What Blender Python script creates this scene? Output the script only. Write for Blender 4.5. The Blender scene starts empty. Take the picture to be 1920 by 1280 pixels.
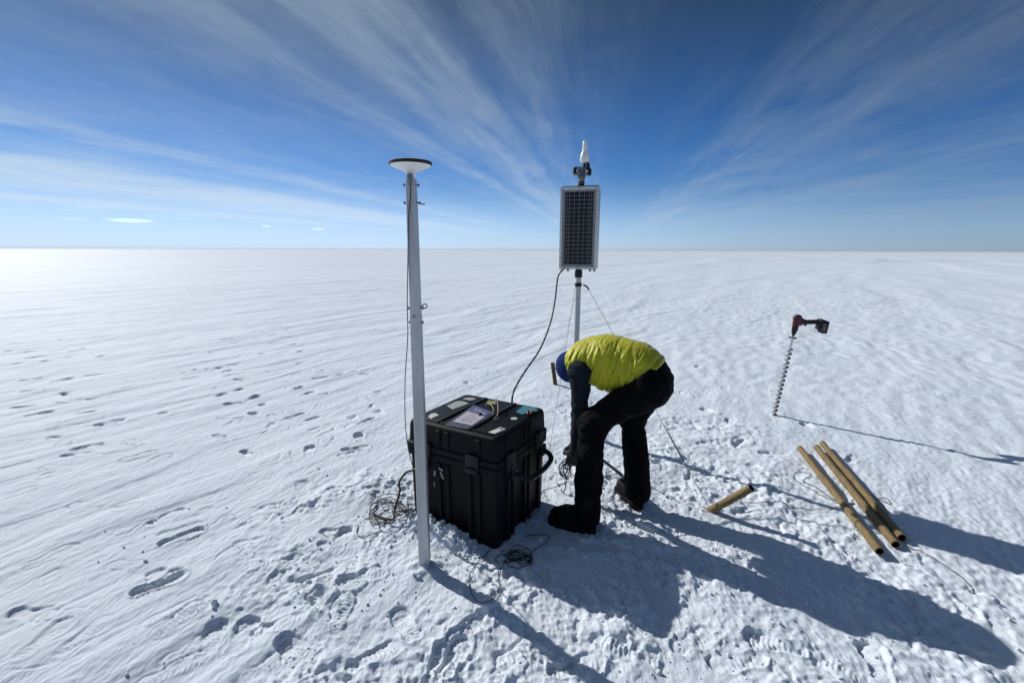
import bpy, bmesh, math, random
import numpy as np
from math import radians, sin, cos, pi, atan, atan2, sqrt
from mathutils import Vector, Matrix

random.seed(7); RNG = np.random.default_rng(11)
sc = bpy.context.scene
COL = sc.collection
V = Vector

# ------------------------------------------------------------------ camera
CAM_H = 1.6
F_PX, HOR_Y, ROLL = 880.0, 468.0, radians(0.2)
PITCH = atan((640 - HOR_Y) / F_PX)
fw = V((0, cos(PITCH), -sin(PITCH))); upv = V((0, sin(PITCH), cos(PITCH))); rt = V((1, 0, 0))
cr = rt * cos(ROLL) + upv * sin(ROLL); cu = upv * cos(ROLL) - rt * sin(ROLL)
cam_d = bpy.data.cameras.new('camera'); cam = bpy.data.objects.new('camera', cam_d); COL.objects.link(cam)
cam_d.sensor_width = 36; cam_d.lens = 36 * F_PX / 1920; cam_d.clip_start = 0.05; cam_d.clip_end = 60000
M = Matrix((cr, cu, -fw)).transposed().to_4x4(); M.translation = V((0, 0, CAM_H)); cam.matrix_world = M
sc.camera = cam
C0 = V((0, 0, CAM_H))
def ray(x, y): return fw + cr * ((x - 960) / F_PX) + cu * ((640 - y) / F_PX)
def at(x, y, z=0.0):
    d = ray(x, y); return C0 + d * ((z - CAM_H) / d.z)
def aty(x, y, Y):
    d = ray(x, y); return C0 + d * (Y / d.y)

SUN_AZ = radians(140.0)      # from +X, counter-clockwise
SUN_EL = radians(33.0)
SUNV = V((cos(SUN_AZ) * cos(SUN_EL), sin(SUN_AZ) * cos(SUN_EL), sin(SUN_EL)))

# ------------------------------------------------------------------ numpy noise
_P = RNG.permutation(256); _P = np.concatenate([_P, _P, _P])
_G2 = np.stack([np.cos(np.arange(256) * 2 * pi * 37 / 256), np.sin(np.arange(256) * 2 * pi * 37 / 256)], 1)
_G3 = RNG.normal(size=(256, 3)); _G3 /= np.linalg.norm(_G3, axis=1)[:, None]
def pn2(x, y):
    xi = np.floor(x).astype(np.int64); yi = np.floor(y).astype(np.int64)
    xf = x - xi; yf = y - yi; xi &= 255; yi &= 255
    u = xf * xf * xf * (xf * (xf * 6 - 15) + 10); v = yf * yf * yf * (yf * (yf * 6 - 15) + 10)
    def g(ix, iy, dx, dy):
        h = _P[_P[ix & 255] + (iy & 255)]; gg = _G2[h]; return gg[..., 0] * dx + gg[..., 1] * dy
    a = g(xi, yi, xf, yf); b = g(xi + 1, yi, xf - 1, yf); c = g(xi, yi + 1, xf, yf - 1); d = g(xi + 1, yi + 1, xf - 1, yf - 1)
    return ((a + u * (b - a)) * (1 - v) + (c + u * (d - c)) * v) * 1.5
def pn3(p):
    i = np.floor(p).astype(np.int64); f = p - i; i &= 255
    w = f * f * f * (f * (f * 6 - 15) + 10); r = 0
    for dx in (0, 1):
        for dy in (0, 1):
            for dz in (0, 1):
                h = _P[_P[_P[(i[..., 0] + dx) & 255] + ((i[..., 1] + dy) & 255)] + ((i[..., 2] + dz) & 255)]
                g = _G3[h]; o = (f - np.array([dx, dy, dz])) * g
                ww = (w[..., 0] if dx else 1 - w[..., 0]) * (w[..., 1] if dy else 1 - w[..., 1]) * (w[..., 2] if dz else 1 - w[..., 2])
                r = r + ww * o.sum(-1)
    return r * 1.5
def sstep(a, b, x):
    t = np.clip((x - a) / (b - a), 0, 1); return t * t * (3 - 2 * t)

# ------------------------------------------------------------------ materials
def mat(name, col, rough=0.6, spec=0.5, metal=0.0, var=0.0, scale=8.0, bump=0.0, bscale=60.0, stretch=(1, 1, 1), col2=None, coat=0.0, sheen=0.0):
    m = bpy.data.materials.new(name); m.use_nodes = True; nt = m.node_tree; N = nt.nodes; L = nt.links
    b = N['Principled BSDF']; b.inputs['Roughness'].default_value = rough; b.inputs['Metallic'].default_value = metal
    b.inputs['Specular IOR Level'].default_value = spec; b.inputs['Base Color'].default_value = (*col, 1)
    b.inputs['Coat Weight'].default_value = coat; b.inputs['Sheen Weight'].default_value = sheen
    tc = N.new('ShaderNodeTexCoord'); mp = N.new('ShaderNodeMapping'); mp.inputs['Scale'].default_value = stretch
    L.new(tc.outputs['Object'], mp.inputs['Vector'])
    if var or col2:
        n = N.new('ShaderNodeTexNoise'); n.inputs['Scale'].default_value = scale; n.inputs['Detail'].default_value = 6; n.inputs['Roughness'].default_value = 0.65
        L.new(mp.outputs[0], n.inputs['Vector'])
        r = N.new('ShaderNodeValToRGB'); r.color_ramp.elements[0].position = 0.3; r.color_ramp.elements[1].position = 0.7
        c2 = col2 or tuple(min(1, c * (1 + var)) for c in col); c1 = col if col2 else tuple(c * (1 - var) for c in col)
        r.color_ramp.elements[0].color = (*c1, 1); r.color_ramp.elements[1].color = (*c2, 1)
        L.new(n.outputs['Fac'], r.inputs[0]); L.new(r.outputs[0], b.inputs['Base Color'])
        rr = N.new('ShaderNodeMapRange'); rr.inputs[3].default_value = max(0.02, rough - 0.08); rr.inputs[4].default_value = min(1, rough + 0.12)
        L.new(n.outputs['Fac'], rr.inputs[0]); L.new(rr.outputs[0], b.inputs['Roughness'])
    if bump:
        n2 = N.new('ShaderNodeTexNoise'); n2.inputs['Scale'].default_value = bscale; n2.inputs['Detail'].default_value = 4
        L.new(mp.outputs[0], n2.inputs['Vector'])
        bp = N.new('ShaderNodeBump'); bp.inputs['Strength'].default_value = bump; bp.inputs['Distance'].default_value = 0.01
        L.new(n2.outputs['Fac'], bp.inputs['Height']); L.new(bp.outputs[0], b.inputs['Normal'])
    return m
MT = {}
MT['alu'] = mat('weathered_aluminium', (0.45, 0.46, 0.47), 0.45, 0.5, 0.5, var=0.26, scale=14, stretch=(1, 1, 0.12), bump=0.12, bscale=90)
MT['alu_dull'] = mat('dull_metal', (0.22, 0.22, 0.23), 0.45, 0.5, 0.8, var=0.2, scale=40)
MT['steel'] = mat('steel', (0.58, 0.58, 0.58), 0.3, 0.5, 0.9, var=0.15, scale=50)
MT['white_plastic'] = mat('white_plastic', (0.78, 0.78, 0.77), 0.4, 0.5, var=0.05, scale=20)
MT['white_paint'] = mat('white_painted_pole', (0.48, 0.49, 0.49), 0.45, 0.5, var=0.08, scale=10, stretch=(1, 1, 0.2))
MT['frame'] = mat('anodised_frame', (0.54, 0.55, 0.56), 0.4, 0.5, 0.3, var=0.06, scale=25)
MT['black_plastic'] = mat('black_plastic', (0.005, 0.0055, 0.007), 0.42, 0.3, var=0.3, scale=60, bump=0.15, bscale=400)
MT['case'] = mat('black_case_shell', (0.003, 0.0036, 0.005), 0.5, 0.14, var=0.35, scale=18, bump=0.25, bscale=500)
MT['rubber'] = mat('black_rubber', (0.012, 0.012, 0.013), 0.6, 0.35, var=0.2, scale=50)
MT['cable'] = mat('black_cable', (0.014, 0.014, 0.016), 0.5, 0.4, var=0.2, scale=80)
MT['cord'] = mat('pale_cord', (0.42, 0.40, 0.36), 0.7, 0.2, var=0.25, scale=150)
MT['dark_cord'] = mat('dark_cord', (0.05, 0.045, 0.04), 0.7, 0.2, var=0.3, scale=150)
MT['wire'] = mat('guy_wire', (0.26, 0.26, 0.27), 0.4, 0.5, 0.6, var=0.2, scale=90)
MT['wood'] = mat('tan_wood', (0.13, 0.085, 0.035), 0.6, 0.3, col2=(0.29, 0.205, 0.088), scale=8, stretch=(7, 7, 1.6), bump=0.4, bscale=40)
MT['wood_dark'] = mat('dark_hollow', (0.016, 0.011, 0.007), 0.8, 0.2, var=0.4, scale=60)
MT['stake'] = mat('dark_wood', (0.05, 0.03, 0.014), 0.7, 0.3, col2=(0.15, 0.095, 0.045), scale=20, stretch=(4, 4, 0.6), bump=0.3)
MT['cells'] = mat('solar_cell', (0.006, 0.006, 0.009), 0.22, 0.25, var=0.5, scale=30)
MT['backsheet'] = mat('backsheet', (0.24, 0.24, 0.25), 0.45, 0.4, var=0.12, scale=30)
MT['busbar'] = mat('cell_gap', (0.30, 0.30, 0.31), 0.5, 0.4, var=0.2, scale=60)
MT['vest'] = mat('lime_nylon', (0.47, 0.45, 0.012), 0.5, 0.35, var=0.14, scale=9, bump=0.4, bscale=38, sheen=0.1)
MT['sleeve'] = mat('dark_fleece', (0.007, 0.010, 0.016), 0.85, 0.15, col2=(0.017, 0.023, 0.034), scale=55, bump=0.6, bscale=220)
MT['trouser'] = mat('black_trouser_cloth', (0.0025, 0.0025, 0.003), 0.8, 0.08, var=0.3, scale=12, bump=0.5, bscale=30)
MT['boot'] = mat('black_boot', (0.003, 0.003, 0.003), 0.65, 0.15, var=0.35, scale=30, bump=0.5, bscale=90)
MT['sole'] = mat('boot_sole', (0.006, 0.006, 0.006), 0.75, 0.15, var=0.3, scale=50)
MT['beanie'] = mat('blue_knit', (0.012, 0.035, 0.165), 0.8, 0.2, var=0.2, scale=60, bump=0.8, bscale=130, stretch=(1, 1, 1))
MT['skin'] = mat('skin', (0.42, 0.24, 0.17), 0.5, 0.4, var=0.08, scale=25)
MT['glove'] = mat('black_glove', (0.011, 0.011, 0.013), 0.7, 0.3, var=0.3, scale=50, bump=0.5, bscale=160)
MT['hair'] = mat('dark_hair', (0.02, 0.014, 0.01), 0.6, 0.4, var=0.4, scale=120, stretch=(1, 1, 0.2), bump=0.6)
MT['paper'] = mat('paper_label', (0.60, 0.58, 0.55), 0.6, 0.3, var=0.1, scale=30)
MT['paper_grey'] = mat('scuffed_label', (0.28, 0.29, 0.27), 0.5, 0.4, col2=(0.46, 0.45, 0.42), scale=35)
MT['purple'] = mat('purple_print', (0.075, 0.06, 0.17), 0.4, 0.5, col2=(0.17, 0.15, 0.30), scale=40)
MT['print_white'] = mat('printed_sheet', (0.44, 0.40, 0.44), 0.35, 0.5, col2=(0.55, 0.52, 0.56), scale=30)
MT['print_red'] = mat('dull_red_print', (0.28, 0.16, 0.18), 0.4, 0.5, var=0.2, scale=60)
MT['clear'] = mat('clear_pouch_edge', (0.09, 0.10, 0.105), 0.2, 0.6, var=0.4, scale=50)
MT['teal'] = mat('teal_tape', (0.035, 0.17, 0.20), 0.45, 0.4, col2=(0.07, 0.25, 0.30), scale=40)
MT['red'] = mat('red_plastic', (0.20, 0.035, 0.025), 0.45, 0.4, var=0.3, scale=50)
MT['red_tool'] = mat('red_tool_shell', (0.075, 0.007, 0.006), 0.45, 0.4, var=0.3, scale=30)
MT['yellowtag'] = mat('olive_tag', (0.26, 0.26, 0.10), 0.6, 0.3, var=0.2, scale=40)
MT['oval'] = mat('pale_green_sticker', (0.52, 0.60, 0.48), 0.5, 0.3, var=0.08, scale=50)
MT['tan_cord'] = mat('tan_string', (0.40, 0.34, 0.25), 0.7, 0.2, var=0.2, scale=90)
MT['battery_grey'] = mat('battery_label', (0.10, 0.09, 0.085), 0.5, 0.4, var=0.3, scale=60)

def braid_material():
    m = mat('braided_cable', (0.02, 0.02, 0.022), 0.6, 0.3); nt = m.node_tree; N = nt.nodes; L = nt.links; b = N['Principled BSDF']
    tc = N.new('ShaderNodeTexCoord'); w = N.new('ShaderNodeTexWave'); w.wave_type = 'BANDS'; w.bands_direction = 'Z'
    w.inputs['Scale'].default_value = 11; w.inputs['Distortion'].default_value = 0.6
    r = N.new('ShaderNodeValToRGB'); r.color_ramp.interpolation = 'EASE'; r.color_ramp.elements[0].position = .55; r.color_ramp.elements[1].position = .75
    r.color_ramp.elements[0].color = (0.012, 0.012, 0.014, 1); r.color_ramp.elements[1].color = (0.16, 0.16, 0.17, 1)
    L.new(tc.outputs['Object'], w.inputs['Vector']); L.new(w.outputs['Fac'], r.inputs[0]); L.new(r.outputs[0], b.inputs['Base Color'])
    return m
MT['braid'] = braid_material()

def snow_material():
    m = bpy.data.materials.new('wind_packed_snow'); m.use_nodes = True; nt = m.node_tree; N = nt.nodes; L = nt.links
    b = N['Principled BSDF']; b.inputs['Roughness'].default_value = 0.68; b.inputs['Specular IOR Level'].default_value = 0.10
    tc = N.new('ShaderNodeTexCoord')
    n = N.new('ShaderNodeTexNoise'); n.inputs['Scale'].default_value = 0.9; n.inputs['Detail'].default_value = 8; n.inputs['Roughness'].default_value = 0.7
    L.new(tc.outputs['Object'], n.inputs['Vector'])
    r = N.new('ShaderNodeValToRGB'); r.color_ramp.elements[0].position = .3; r.color_ramp.elements[1].position = .7
    r.color_ramp.elements[0].color = (0.69, 0.755, 0.83, 1); r.color_ramp.elements[1].color = (0.775, 0.82, 0.875, 1)
    L.new(n.outputs['Fac'], r.inputs[0]); L.new(r.outputs[0], b.inputs['Base Color'])
    # fine crust grain, near grains finer than the wind streaks
    mp = N.new('ShaderNodeMapping'); mp.inputs['Rotation'].default_value = (0, 0, radians(32)); mp.inputs['Scale'].default_value = (1, 0.33, 1)
    L.new(tc.outputs['Object'], mp.inputs['Vector'])
    def nz(vec, sc_, det, ro):
        q = N.new('ShaderNodeTexNoise'); q.inputs['Scale'].default_value = sc_; q.inputs['Detail'].default_value = det; q.inputs['Roughness'].default_value = ro
        L.new(vec, q.inputs['Vector']); return q.outputs['Fac']
    def bp(h, st, di, prev=None):
        q = N.new('ShaderNodeBump'); q.inputs['Strength'].default_value = st; q.inputs['Distance'].default_value = di
        L.new(h, q.inputs['Height'])
        if prev: L.new(prev, q.inputs['Normal'])
        return q.outputs[0]
    mp2 = N.new('ShaderNodeMapping'); mp2.inputs['Rotation'].default_value = (0, 0, radians(32)); mp2.inputs['Scale'].default_value = (1, .12, 1)
    L.new(tc.outputs['Object'], mp2.inputs['Vector'])
    b1 = bp(nz(mp.outputs[0], 60, 6, .72), .75, .012)
    b2 = bp(nz(mp2.outputs[0], 75, 4, .6), .38, .006, b1)
    b3 = bp(nz(mp.outputs[0], 4, 4, .55), .3, .05, b2)
    b4 = bp(nz(tc.outputs['Object'], 220, 3, .7), .6, .003, b3)
    L.new(b4, b.inputs['Normal'])
    return m
MT['snow'] = snow_material()

# ------------------------------------------------------------------ mesh helpers
class MB:
    def __init__(s): s.v = []; s.f = []
    def add(s, v, f):
        n = len(s.v); s.v += [tuple(p) for p in v]; s.f += [tuple(i + n for i in q) for q in f]; return s
    def box(s, c, size, rot=None, bev=0.0, seg=2):
        bm = bmesh.new(); bmesh.ops.create_cube(bm, size=1); bmesh.ops.scale(bm, vec=size, verts=bm.verts)
        if bev: bmesh.ops.bevel(bm, geom=bm.edges[:], offset=bev, segments=seg, profile=0.5, affect='EDGES')
        if rot is not None: bmesh.ops.rotate(bm, matrix=rot, verts=bm.verts, cent=(0, 0, 0))
        bm.verts.ensure_lookup_table()
        s.add([V(v.co) + V(c) for v in bm.verts], [[v.index for v in f.verts] for f in bm.faces]); bm.free(); return s
    def tube(s, pts, r, n=8, closed=False, caps=True):
        pts = [V(p) for p in pts]; k = len(pts); rs = r if hasattr(r, '__len__') else [r] * k
        tang = []
        for i in range(k):
            a = pts[(i - 1) % k] if (closed or i) else pts[0]; b = pts[(i + 1) % k] if (closed or i < k - 1) else pts[-1]
            t = b - a; tang.append(t.normalized() if t.length > 1e-9 else V((0, 0, 1)))
        t0 = tang[0]; u = t0.orthogonal().normalized(); vs = []
        for i in range(k):
            u = (u - tang[i] * u.dot(tang[i])); u = u.normalized() if u.length > 1e-6 else tang[i].orthogonal().normalized()
            w = tang[i].cross(u)
            vs += [pts[i] + (u * cos(2 * pi * j / n) + w * sin(2 * pi * j / n)) * rs[i] for j in range(n)]
        fs = []
        for i in range(k if closed else k - 1):
            a = i * n; b = ((i + 1) % k) * n
            fs += [(a + j, a + (j + 1) % n, b + (j + 1) % n, b + j) for j in range(n)]
        if caps and not closed: fs += [tuple(range(n - 1, -1, -1)), tuple((k - 1) * n + j for j in range(n))]
        return s.add(vs, fs)
    def lathe(s, prof, o=(0, 0, 0), axis=(0, 0, 1), n=24, cap=True):
        q = V((0, 0, 1)).rotation_difference(V(axis).normalized()); vs = []; o = V(o)
        for r, z in prof: vs += [o + q @ V((r * cos(2 * pi * j / n), r * sin(2 * pi * j / n), z)) for j in range(n)]
        fs = []
        for i in range(len(prof) - 1):
            a = i * n; b = a + n; fs += [(a + j, a + (j + 1) % n, b + (j + 1) % n, b + j) for j in range(n)]
        if cap: fs += [tuple(range(n - 1, -1, -1)), tuple((len(prof) - 1) * n + j for j in range(n))]
        return s.add(vs, fs)
    def poly(s, pts, h, d=(0, 0, 1)):       # flat outline with thickness
        n = len(pts); d = V(d) * h; a = [V(p) for p in pts]; b = [p + d for p in a]
        return s.add(a + b, [tuple(range(n - 1, -1, -1)), tuple(range(n, 2 * n))] + [(i, (i + 1) % n, n + (i + 1) % n, n + i) for i in range(n)])
    def build(s, name, m, parent=None, smooth=True, angle=40, label=None):
        me = bpy.data.meshes.new(name); me.from_pydata([tuple(v) for v in s.v], [], s.f); me.validate(); me.update()
        me.materials.append(m); o = bpy.data.objects.new(name, me); COL.objects.link(o)
        if smooth:
            me.shade_smooth()
            bm = bmesh.new(); bm.from_mesh(me); bmesh.ops.recalc_face_normals(bm, faces=bm.faces)
            for e in bm.edges:
                if len(e.link_faces) == 2 and e.calc_face_angle(0) > radians(angle): e.smooth = False
            bm.to_mesh(me); bm.free()
        if parent: o.parent = parent
        if label: o['label'] = label
        return o
def spline(pts, n=10, closed=False):
    P = [V(p) for p in pts]; out = []; k = len(P)
    for i in range(k if closed else k - 1):
        g = (lambda j: P[j % k]) if closed else (lambda j: P[min(max(j, 0), k - 1)])
        a, b, c, d = g(i - 1), g(i), g(i + 1), g(i + 2)
        for t in [q / n for q in range(n)]:
            out.append(0.5 * ((2 * b) + (c - a) * t + (2 * a - 5 * b + 4 * c - d) * t * t + (3 * b - a - 3 * c + d) * t ** 3))
    if not closed: out.append(P[-1])
    return out
def tag(o, label=None, cat=None, group=None, kind=None):
    for k, v in (('label', label), ('category', cat), ('group', group), ('kind', kind)):
        if v: o[k] = v
    return o
def thing(name, label, cat, loc=(0, 0, 0), rot=None, group=None):
    o = bpy.data.objects.new(name, None); COL.objects.link(o); o.location = loc; o.empty_display_size = 0.1
    if rot is not None: o.rotation_euler = rot
    return tag(o, label, cat, group)
def arr_mesh(name, v, q, m, parent=None, smooth=True):
    me = bpy.data.meshes.new(name); nv, nf = len(v), len(q); k = q.shape[1]
    me.vertices.add(nv); me.vertices.foreach_set('co', np.ascontiguousarray(v, np.float32).ravel())
    me.loops.add(nf * k); me.loops.foreach_set('vertex_index', np.ascontiguousarray(q, np.int32).ravel())
    me.polygons.add(nf); me.polygons.foreach_set('loop_start', np.arange(0, nf * k, k, dtype=np.int32))
    me.polygons.foreach_set('use_smooth', np.full(nf, smooth)); me.update(calc_edges=True); me.validate()
    me.materials.append(m); o = bpy.data.objects.new(name, me); COL.objects.link(o)
    if parent: o.parent = parent
    return o

# ------------------------------------------------------------------ the case frame is needed by the snow
CASE_U = V((cos(radians(60)), sin(radians(60)), 0)); CASE_V = V((-sin(radians(60)), cos(radians(60)), 0))
CASE_F = V((-0.077, 2.288, 0)); CASE_D, CASE_W, CASE_H = 0.585, 0.615, 0.632
CASE_C = CASE_F + CASE_U * CASE_D / 2 + CASE_V * CASE_W / 2
ANT = V((-0.442, 2.142, 0)); MAST = V((0.552, 3.942, 0)); DRILL = V((2.594, 4.429, 0))

# ------------------------------------------------------------------ snow surface
Z3 = [(330,635),(320,662),(330,702),(320,745),(210,560),(230,500),(345,540),(60,665),(180,630),(200,655),(280,590),(430,585),(490,640),(160,745),(490,720),(170,800),(340,815),(120,880),(510,835),(450,910),(200,920),(380,980),(620,960),(280,980),(70,1070),(330,1075),(450,1090),(400,1130),(720,1140),(975,700),(990,730),(1105,685),(1160,700),(1220,715),(1250,745),(1175,540),(1220,555),(1210,625),(1110,600),(1310,490),(1340,500),(1410,475),(1470,490),(1400,515),(1415,550),(1480,525),(1440,590),(1540,605),(1430,650),(1540,660),(1580,705),(1690,690),(1740,718),(1655,730),(1460,750),(1580,815),(1650,825),(1300,840),(1120,790),(1130,825),(1190,935),(1200,960),(1320,920),(1420,935),(1520,925),(1140,1040),(1420,1000),(1660,1010),(1850,1045),(1830,1100),(1880,840),(1880,960),(1280,1120),(1590,1110),(100,530),(130,600),(30,600),(20,550),(90,560)]
Z4 = [(290,50),(460,230),(740,370),(850,295),(990,270),(930,360),(1120,345),(1190,380),(1150,520),(820,640),(260,500),(180,640),(170,790),(320,810),(450,900),(230,920),(1330,280),(1480,255),(1310,430),(1750,370),(1720,460),(1650,650),(1800,700),(930,830),(1130,860),(1090,920),(1250,900),(1000,960),(880,1090),(1400,1050),(1500,1000),(60,40),(80,190),(30,270),(720,20)]
PRINTS = []
_r = random.Random(3)
for zx, zy in Z3: p = at(zx / 2.743, 440 + zy / 2.743); PRINTS.append((p.x, p.y, _r.gauss(55, 45), _r.uniform(.018, .034), _r.random() < .3))
for zx, zy in Z4: p = at(zx / 2.743, 860 + zy / 2.743); PRINTS.append((p.x, p.y, _r.gauss(50, 40), _r.uniform(.007, .018), _r.random() < .55))
p = at(299, 1093); PRINTS.append((p.x, p.y, 35, .045, False))
for f in list(PRINTS):                                # most prints have a stride beside them
    if _r.random() < .85:
        a = _r.gauss(1.0, .9); d = _r.uniform(.18, .5); PRINTS.append((f[0] + d * cos(a), f[1] + d * sin(a), f[2] + _r.gauss(0, 25), f[3] * _r.uniform(.5, 1.0), _r.random() < .4))
for px, py in ((1170,1010),(1290,1000),(1420,880),(1330,830),(1260,800),(1380,1240),(1300,1200),(700,1230),(560,1210),(640,1150),(850,1230),(1750,1200),(1480,1000),(1600,860),(900,690),(960,640),(1000,625),(880,720),(700,760),(1290,740),(1330,770),(1390,830),(980,1220),(1080,1250),(1190,1230),(1450,1210),(760,1170),(680,1080),(600,1080),(640,1010),(560,960),(1250,870),(1300,890),(1400,960),(1370,790),(1450,850),(1520,800),(1660,1100),(1780,1120),(1560,1250),(1640,1240),(880,1180),(820,1250),(1360,730),(1310,690),(940,700),(1010,660),(660,850),(600,800),(690,700)):
    p = at(px, py); PRINTS.append((p.x, p.y, _r.uniform(0, 180), _r.uniform(.014, .03), _r.random() < .25))

WA = radians(32)                                     # wind: 32 degrees right of straight ahead
def snow_h(x, y, cell=None):
    x = np.asarray(x, float); y = np.asarray(y, float); r = np.hypot(x, y)
    if cell is None: cell = np.full_like(x, 0.004)
    s = x * sin(WA) + y * cos(WA); t = x * cos(WA) - y * sin(WA)
    wob = pn2(x * .35 + 7, y * .35) * .3; t = t + wob
    def fade(w): return sstep(1.5, 4.0, w / cell)    # leave out ripples the mesh cannot carry
    # tramplings: 1 near the work site, 0 on untouched crust
    e1 = np.hypot((x - .55) / 1.55, (y - 2.45) / 1.25); e2 = np.hypot((x - .9) / 2.2, (y - 1.5) / .9); e3 = np.hypot((x - .8) / 1.6, (y - 3.9) / 1.4)
    tr = np.maximum.reduce([1 - sstep(.45, 1.45, e1 + .5 * pn2(x * 1.3, y * 1.3) + .35 * pn2(x * 3.1, y * 3.1)), (1 - sstep(.45, 1.35, e2 + .45 * pn2(x * 1.7 + 4, y * 1.7) + .35 * pn2(x * 3.3, y * 3.3 + 7))) * .9, (1 - sstep(.5, 1.2, e3 + .3 * pn2(x * 1.1 + 9, y))) * .7])
    right = sstep(.3, 1.6, x - .12 * y)               # the right side is finer and less wind-carved
    left = 1 - right
    h = .05 * pn2(x / 27 + 3, y / 27) * sstep(6, 30, r) + .025 * pn2(x / 7, y / 7 + 5) * sstep(3, 9, r)
    # long sastrugi plates with a sharp edge
    def plate(n, w): return sstep(-w, w, n)
    n1 = pn2(s / 1.7 + 11, t / .40); n2 = pn2(s / 1.1, t / .2 + 31); n3 = pn2(s / .5 + 50, t / .085)
    lay = fade(.42) * (.007 * (plate(n1, .09) - .5) + .005 * n1) * (.35 + .65 * left)
    lay += fade(.2) * (.0045 * (plate(n2, .10) - .5) + .002 * n2) * (.3 + .7 * left)
    n4 = pn2(s / .4 + 80, t / .04); lay += fade(.085) * .0030 * n3 * np.clip(.6 + 1.3 * pn2(x / 1.1 + 5, y / 1.1), 0, 1.5) + fade(.04) * (.0010 * n4 + .0014 * plate(n4, .12)) * np.clip(.6 + 1.2 * pn2(x / .8, y / .8 + 90), 0, 1.4); lay += fade(.035) * .0020 * pn2(s / .09, t / .026 + 60)
    lay = lay * (.35 + .65 * left)
    n1b = pn2(s / 9 + 2, t / 1.7 + 8); lay += fade(1.7) * .022 * (plate(n1b, .16) - .5 + .6 * n1b) * sstep(5, 16, r)
    n1d = pn2(s / 3.2 + 71, t / .75 + 18); lay += fade(.75) * .011 * (plate(n1d, .12) - .5 + .5 * n1d) * sstep(3.5, 9, r)
    n1c = pn2(s / 40 + 2, t / 7 + 8); lay += fade(5) * .085 * (plate(n1c, .2) - .5 + .6 * n1c) * sstep(18, 60, r)
    h = h + lay * .85 * (1 - .65 * tr)
    # grain
    g = fade(.16) * .0085 * pn2(s / .3 + 3, t / .16) + fade(.07) * .0055 * np.abs(pn2(s / .11, t / .07 + 3)) * .8 + fade(.035) * .0036 * pn2(s / .045, t / .03) + fade(.018) * .002 * pn2(x / .018, y / .018)
    h = h + g * (.45 + .75 * right)
    # broken crust and clods where people trod
    c1 = pn2(x / .34 + 21, y / .34); c2 = pn2(x / .15 + 5, y / .15 + 9); c3 = pn2(x / .065, y / .065 + 77); c4 = pn2(x / .03 + 13, y / .03)
    c5 = pn2(x / .017 + 3, y / .017); cl = .015 * c1 + fade(.15) * (.008 * c2 + .010 * plate(c2 + .3 * c3, .10)) + fade(.065) * (.004 * c3 + .009 * plate(c3 + .35 * c4, .16) + .006 * np.abs(c3)) + fade(.03) * (.0042 * c4 + .006 * np.maximum(0, c4 - .05)) + fade(.017) * .0026 * c5
    pat = np.clip(.75 + 1.1 * pn2(x / .55 + 40, y / .55) + .5 * pn2(x / .2 + 3, y / .2 + 60), .12, 1.6)
    h = h + .02 * pn2(x / .42 + 17, y / .42 + 2) * tr + cl * tr * pat * .80
    # footprints
    for fx, fy, ang, dep, raised in PRINTS:
        m = (np.abs(x - fx) < .30) & (np.abs(y - fy) < .30)
        if not m.any(): continue
        a = radians(ang); dx = x[m] - fx; dy = y[m] - fy; k = fx * 13.7 + fy * 7.1
        L = dx * cos(a) + dy * sin(a); W = -dx * sin(a) + dy * cos(a)
        wid = .038 + .009 * np.cos((L - .06) / .15 * 1.6) - .012 * np.exp(-((L + .035) / .035) ** 2)
        edge = np.clip(.45 + .6 * (dx * SUNV.x + dy * SUNV.y) / .05, .1, 1)
        d = np.sqrt((W / wid) ** 2 + (np.maximum(0, np.abs(L) - .078) / .038) ** 2) + .22 * pn2(x[m] * 12 + k, y[m] * 12) + .10 * pn2(x[m] * 34, y[m] * 34 + k)
        keep = np.clip(.95 + 1.3 * pn2(x[m] * 7 + k, y[m] * 7 + 4), 0, 1)
        inside = (1 - sstep(.82, 1.03, d)) * keep
        bars = np.sin(L / .019 * 2 * pi + 2.2 * np.abs(W) / .04); tread = .0012 * (1 + 1.2 * pn2(x[m] * 16, y[m] * 16 + k)) * np.clip(bars * 1.8, -1, 1) * (1 - sstep(.6, .85, d)) * keep
        if raised: h[m] += inside * dep * .18 - np.exp(-((d - 1.15) / .16) ** 2) * dep * .6 * edge * keep + tread * 1.2
        else: h[m] += -inside * edge * dep + np.exp(-((d - 1.2) / .16) ** 2) * dep * .18 * (1.2 - edge) + tread
    # snow banked against the case's front
    q = (x - CASE_F.x) * CASE_V.x + (y - CASE_F.y) * CASE_V.y; w = (x - CASE_F.x) * CASE_U.x + (y - CASE_F.y) * CASE_U.y
    bank = np.exp(-((w + .055) / .075) ** 2) * sstep(.06, .28, q) * (1 - sstep(.45, .75, q)) * (.055 + .03 * pn2(x / .06, y / .06) + .02 * pn2(x / .025, y / .025 + 4))
    h = h + np.maximum(0, bank)
    h = h - .028 * np.exp(-(((x - CASE_F.x) ** 2 + (y - CASE_F.y + .02) ** 2) / .16 ** 2))
    ra = np.hypot(x - ANT.x, y - ANT.y); h = h + .036 * np.exp(-(ra / .095) ** 2) * (1 + .6 * pn2(x / .05, y / .05))
    h = h + (.55 * pn2(x / 420 + 3, y / 420) + .22 * pn2(x / 130, y / 130 + 6)) * sstep(110, 500, r)
    # a low sunlit ridge far off to the right
    h = h + .55 * np.exp(-((y - 84 + .18 * x + 3 * pn2(x / 20, y * 0)) / 2.2) ** 2) * sstep(12, 40, x) * (.55 + .45 * pn2(x / 6, y * 0 + 3))
    return h
def gh(p): return float(snow_h(np.array([p[0]]), np.array([p[1]]))[0])
def gz(x, y, dz=0.0):
    p = at(x, y); return V((p.x, p.y, gh(p) + dz))
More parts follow.
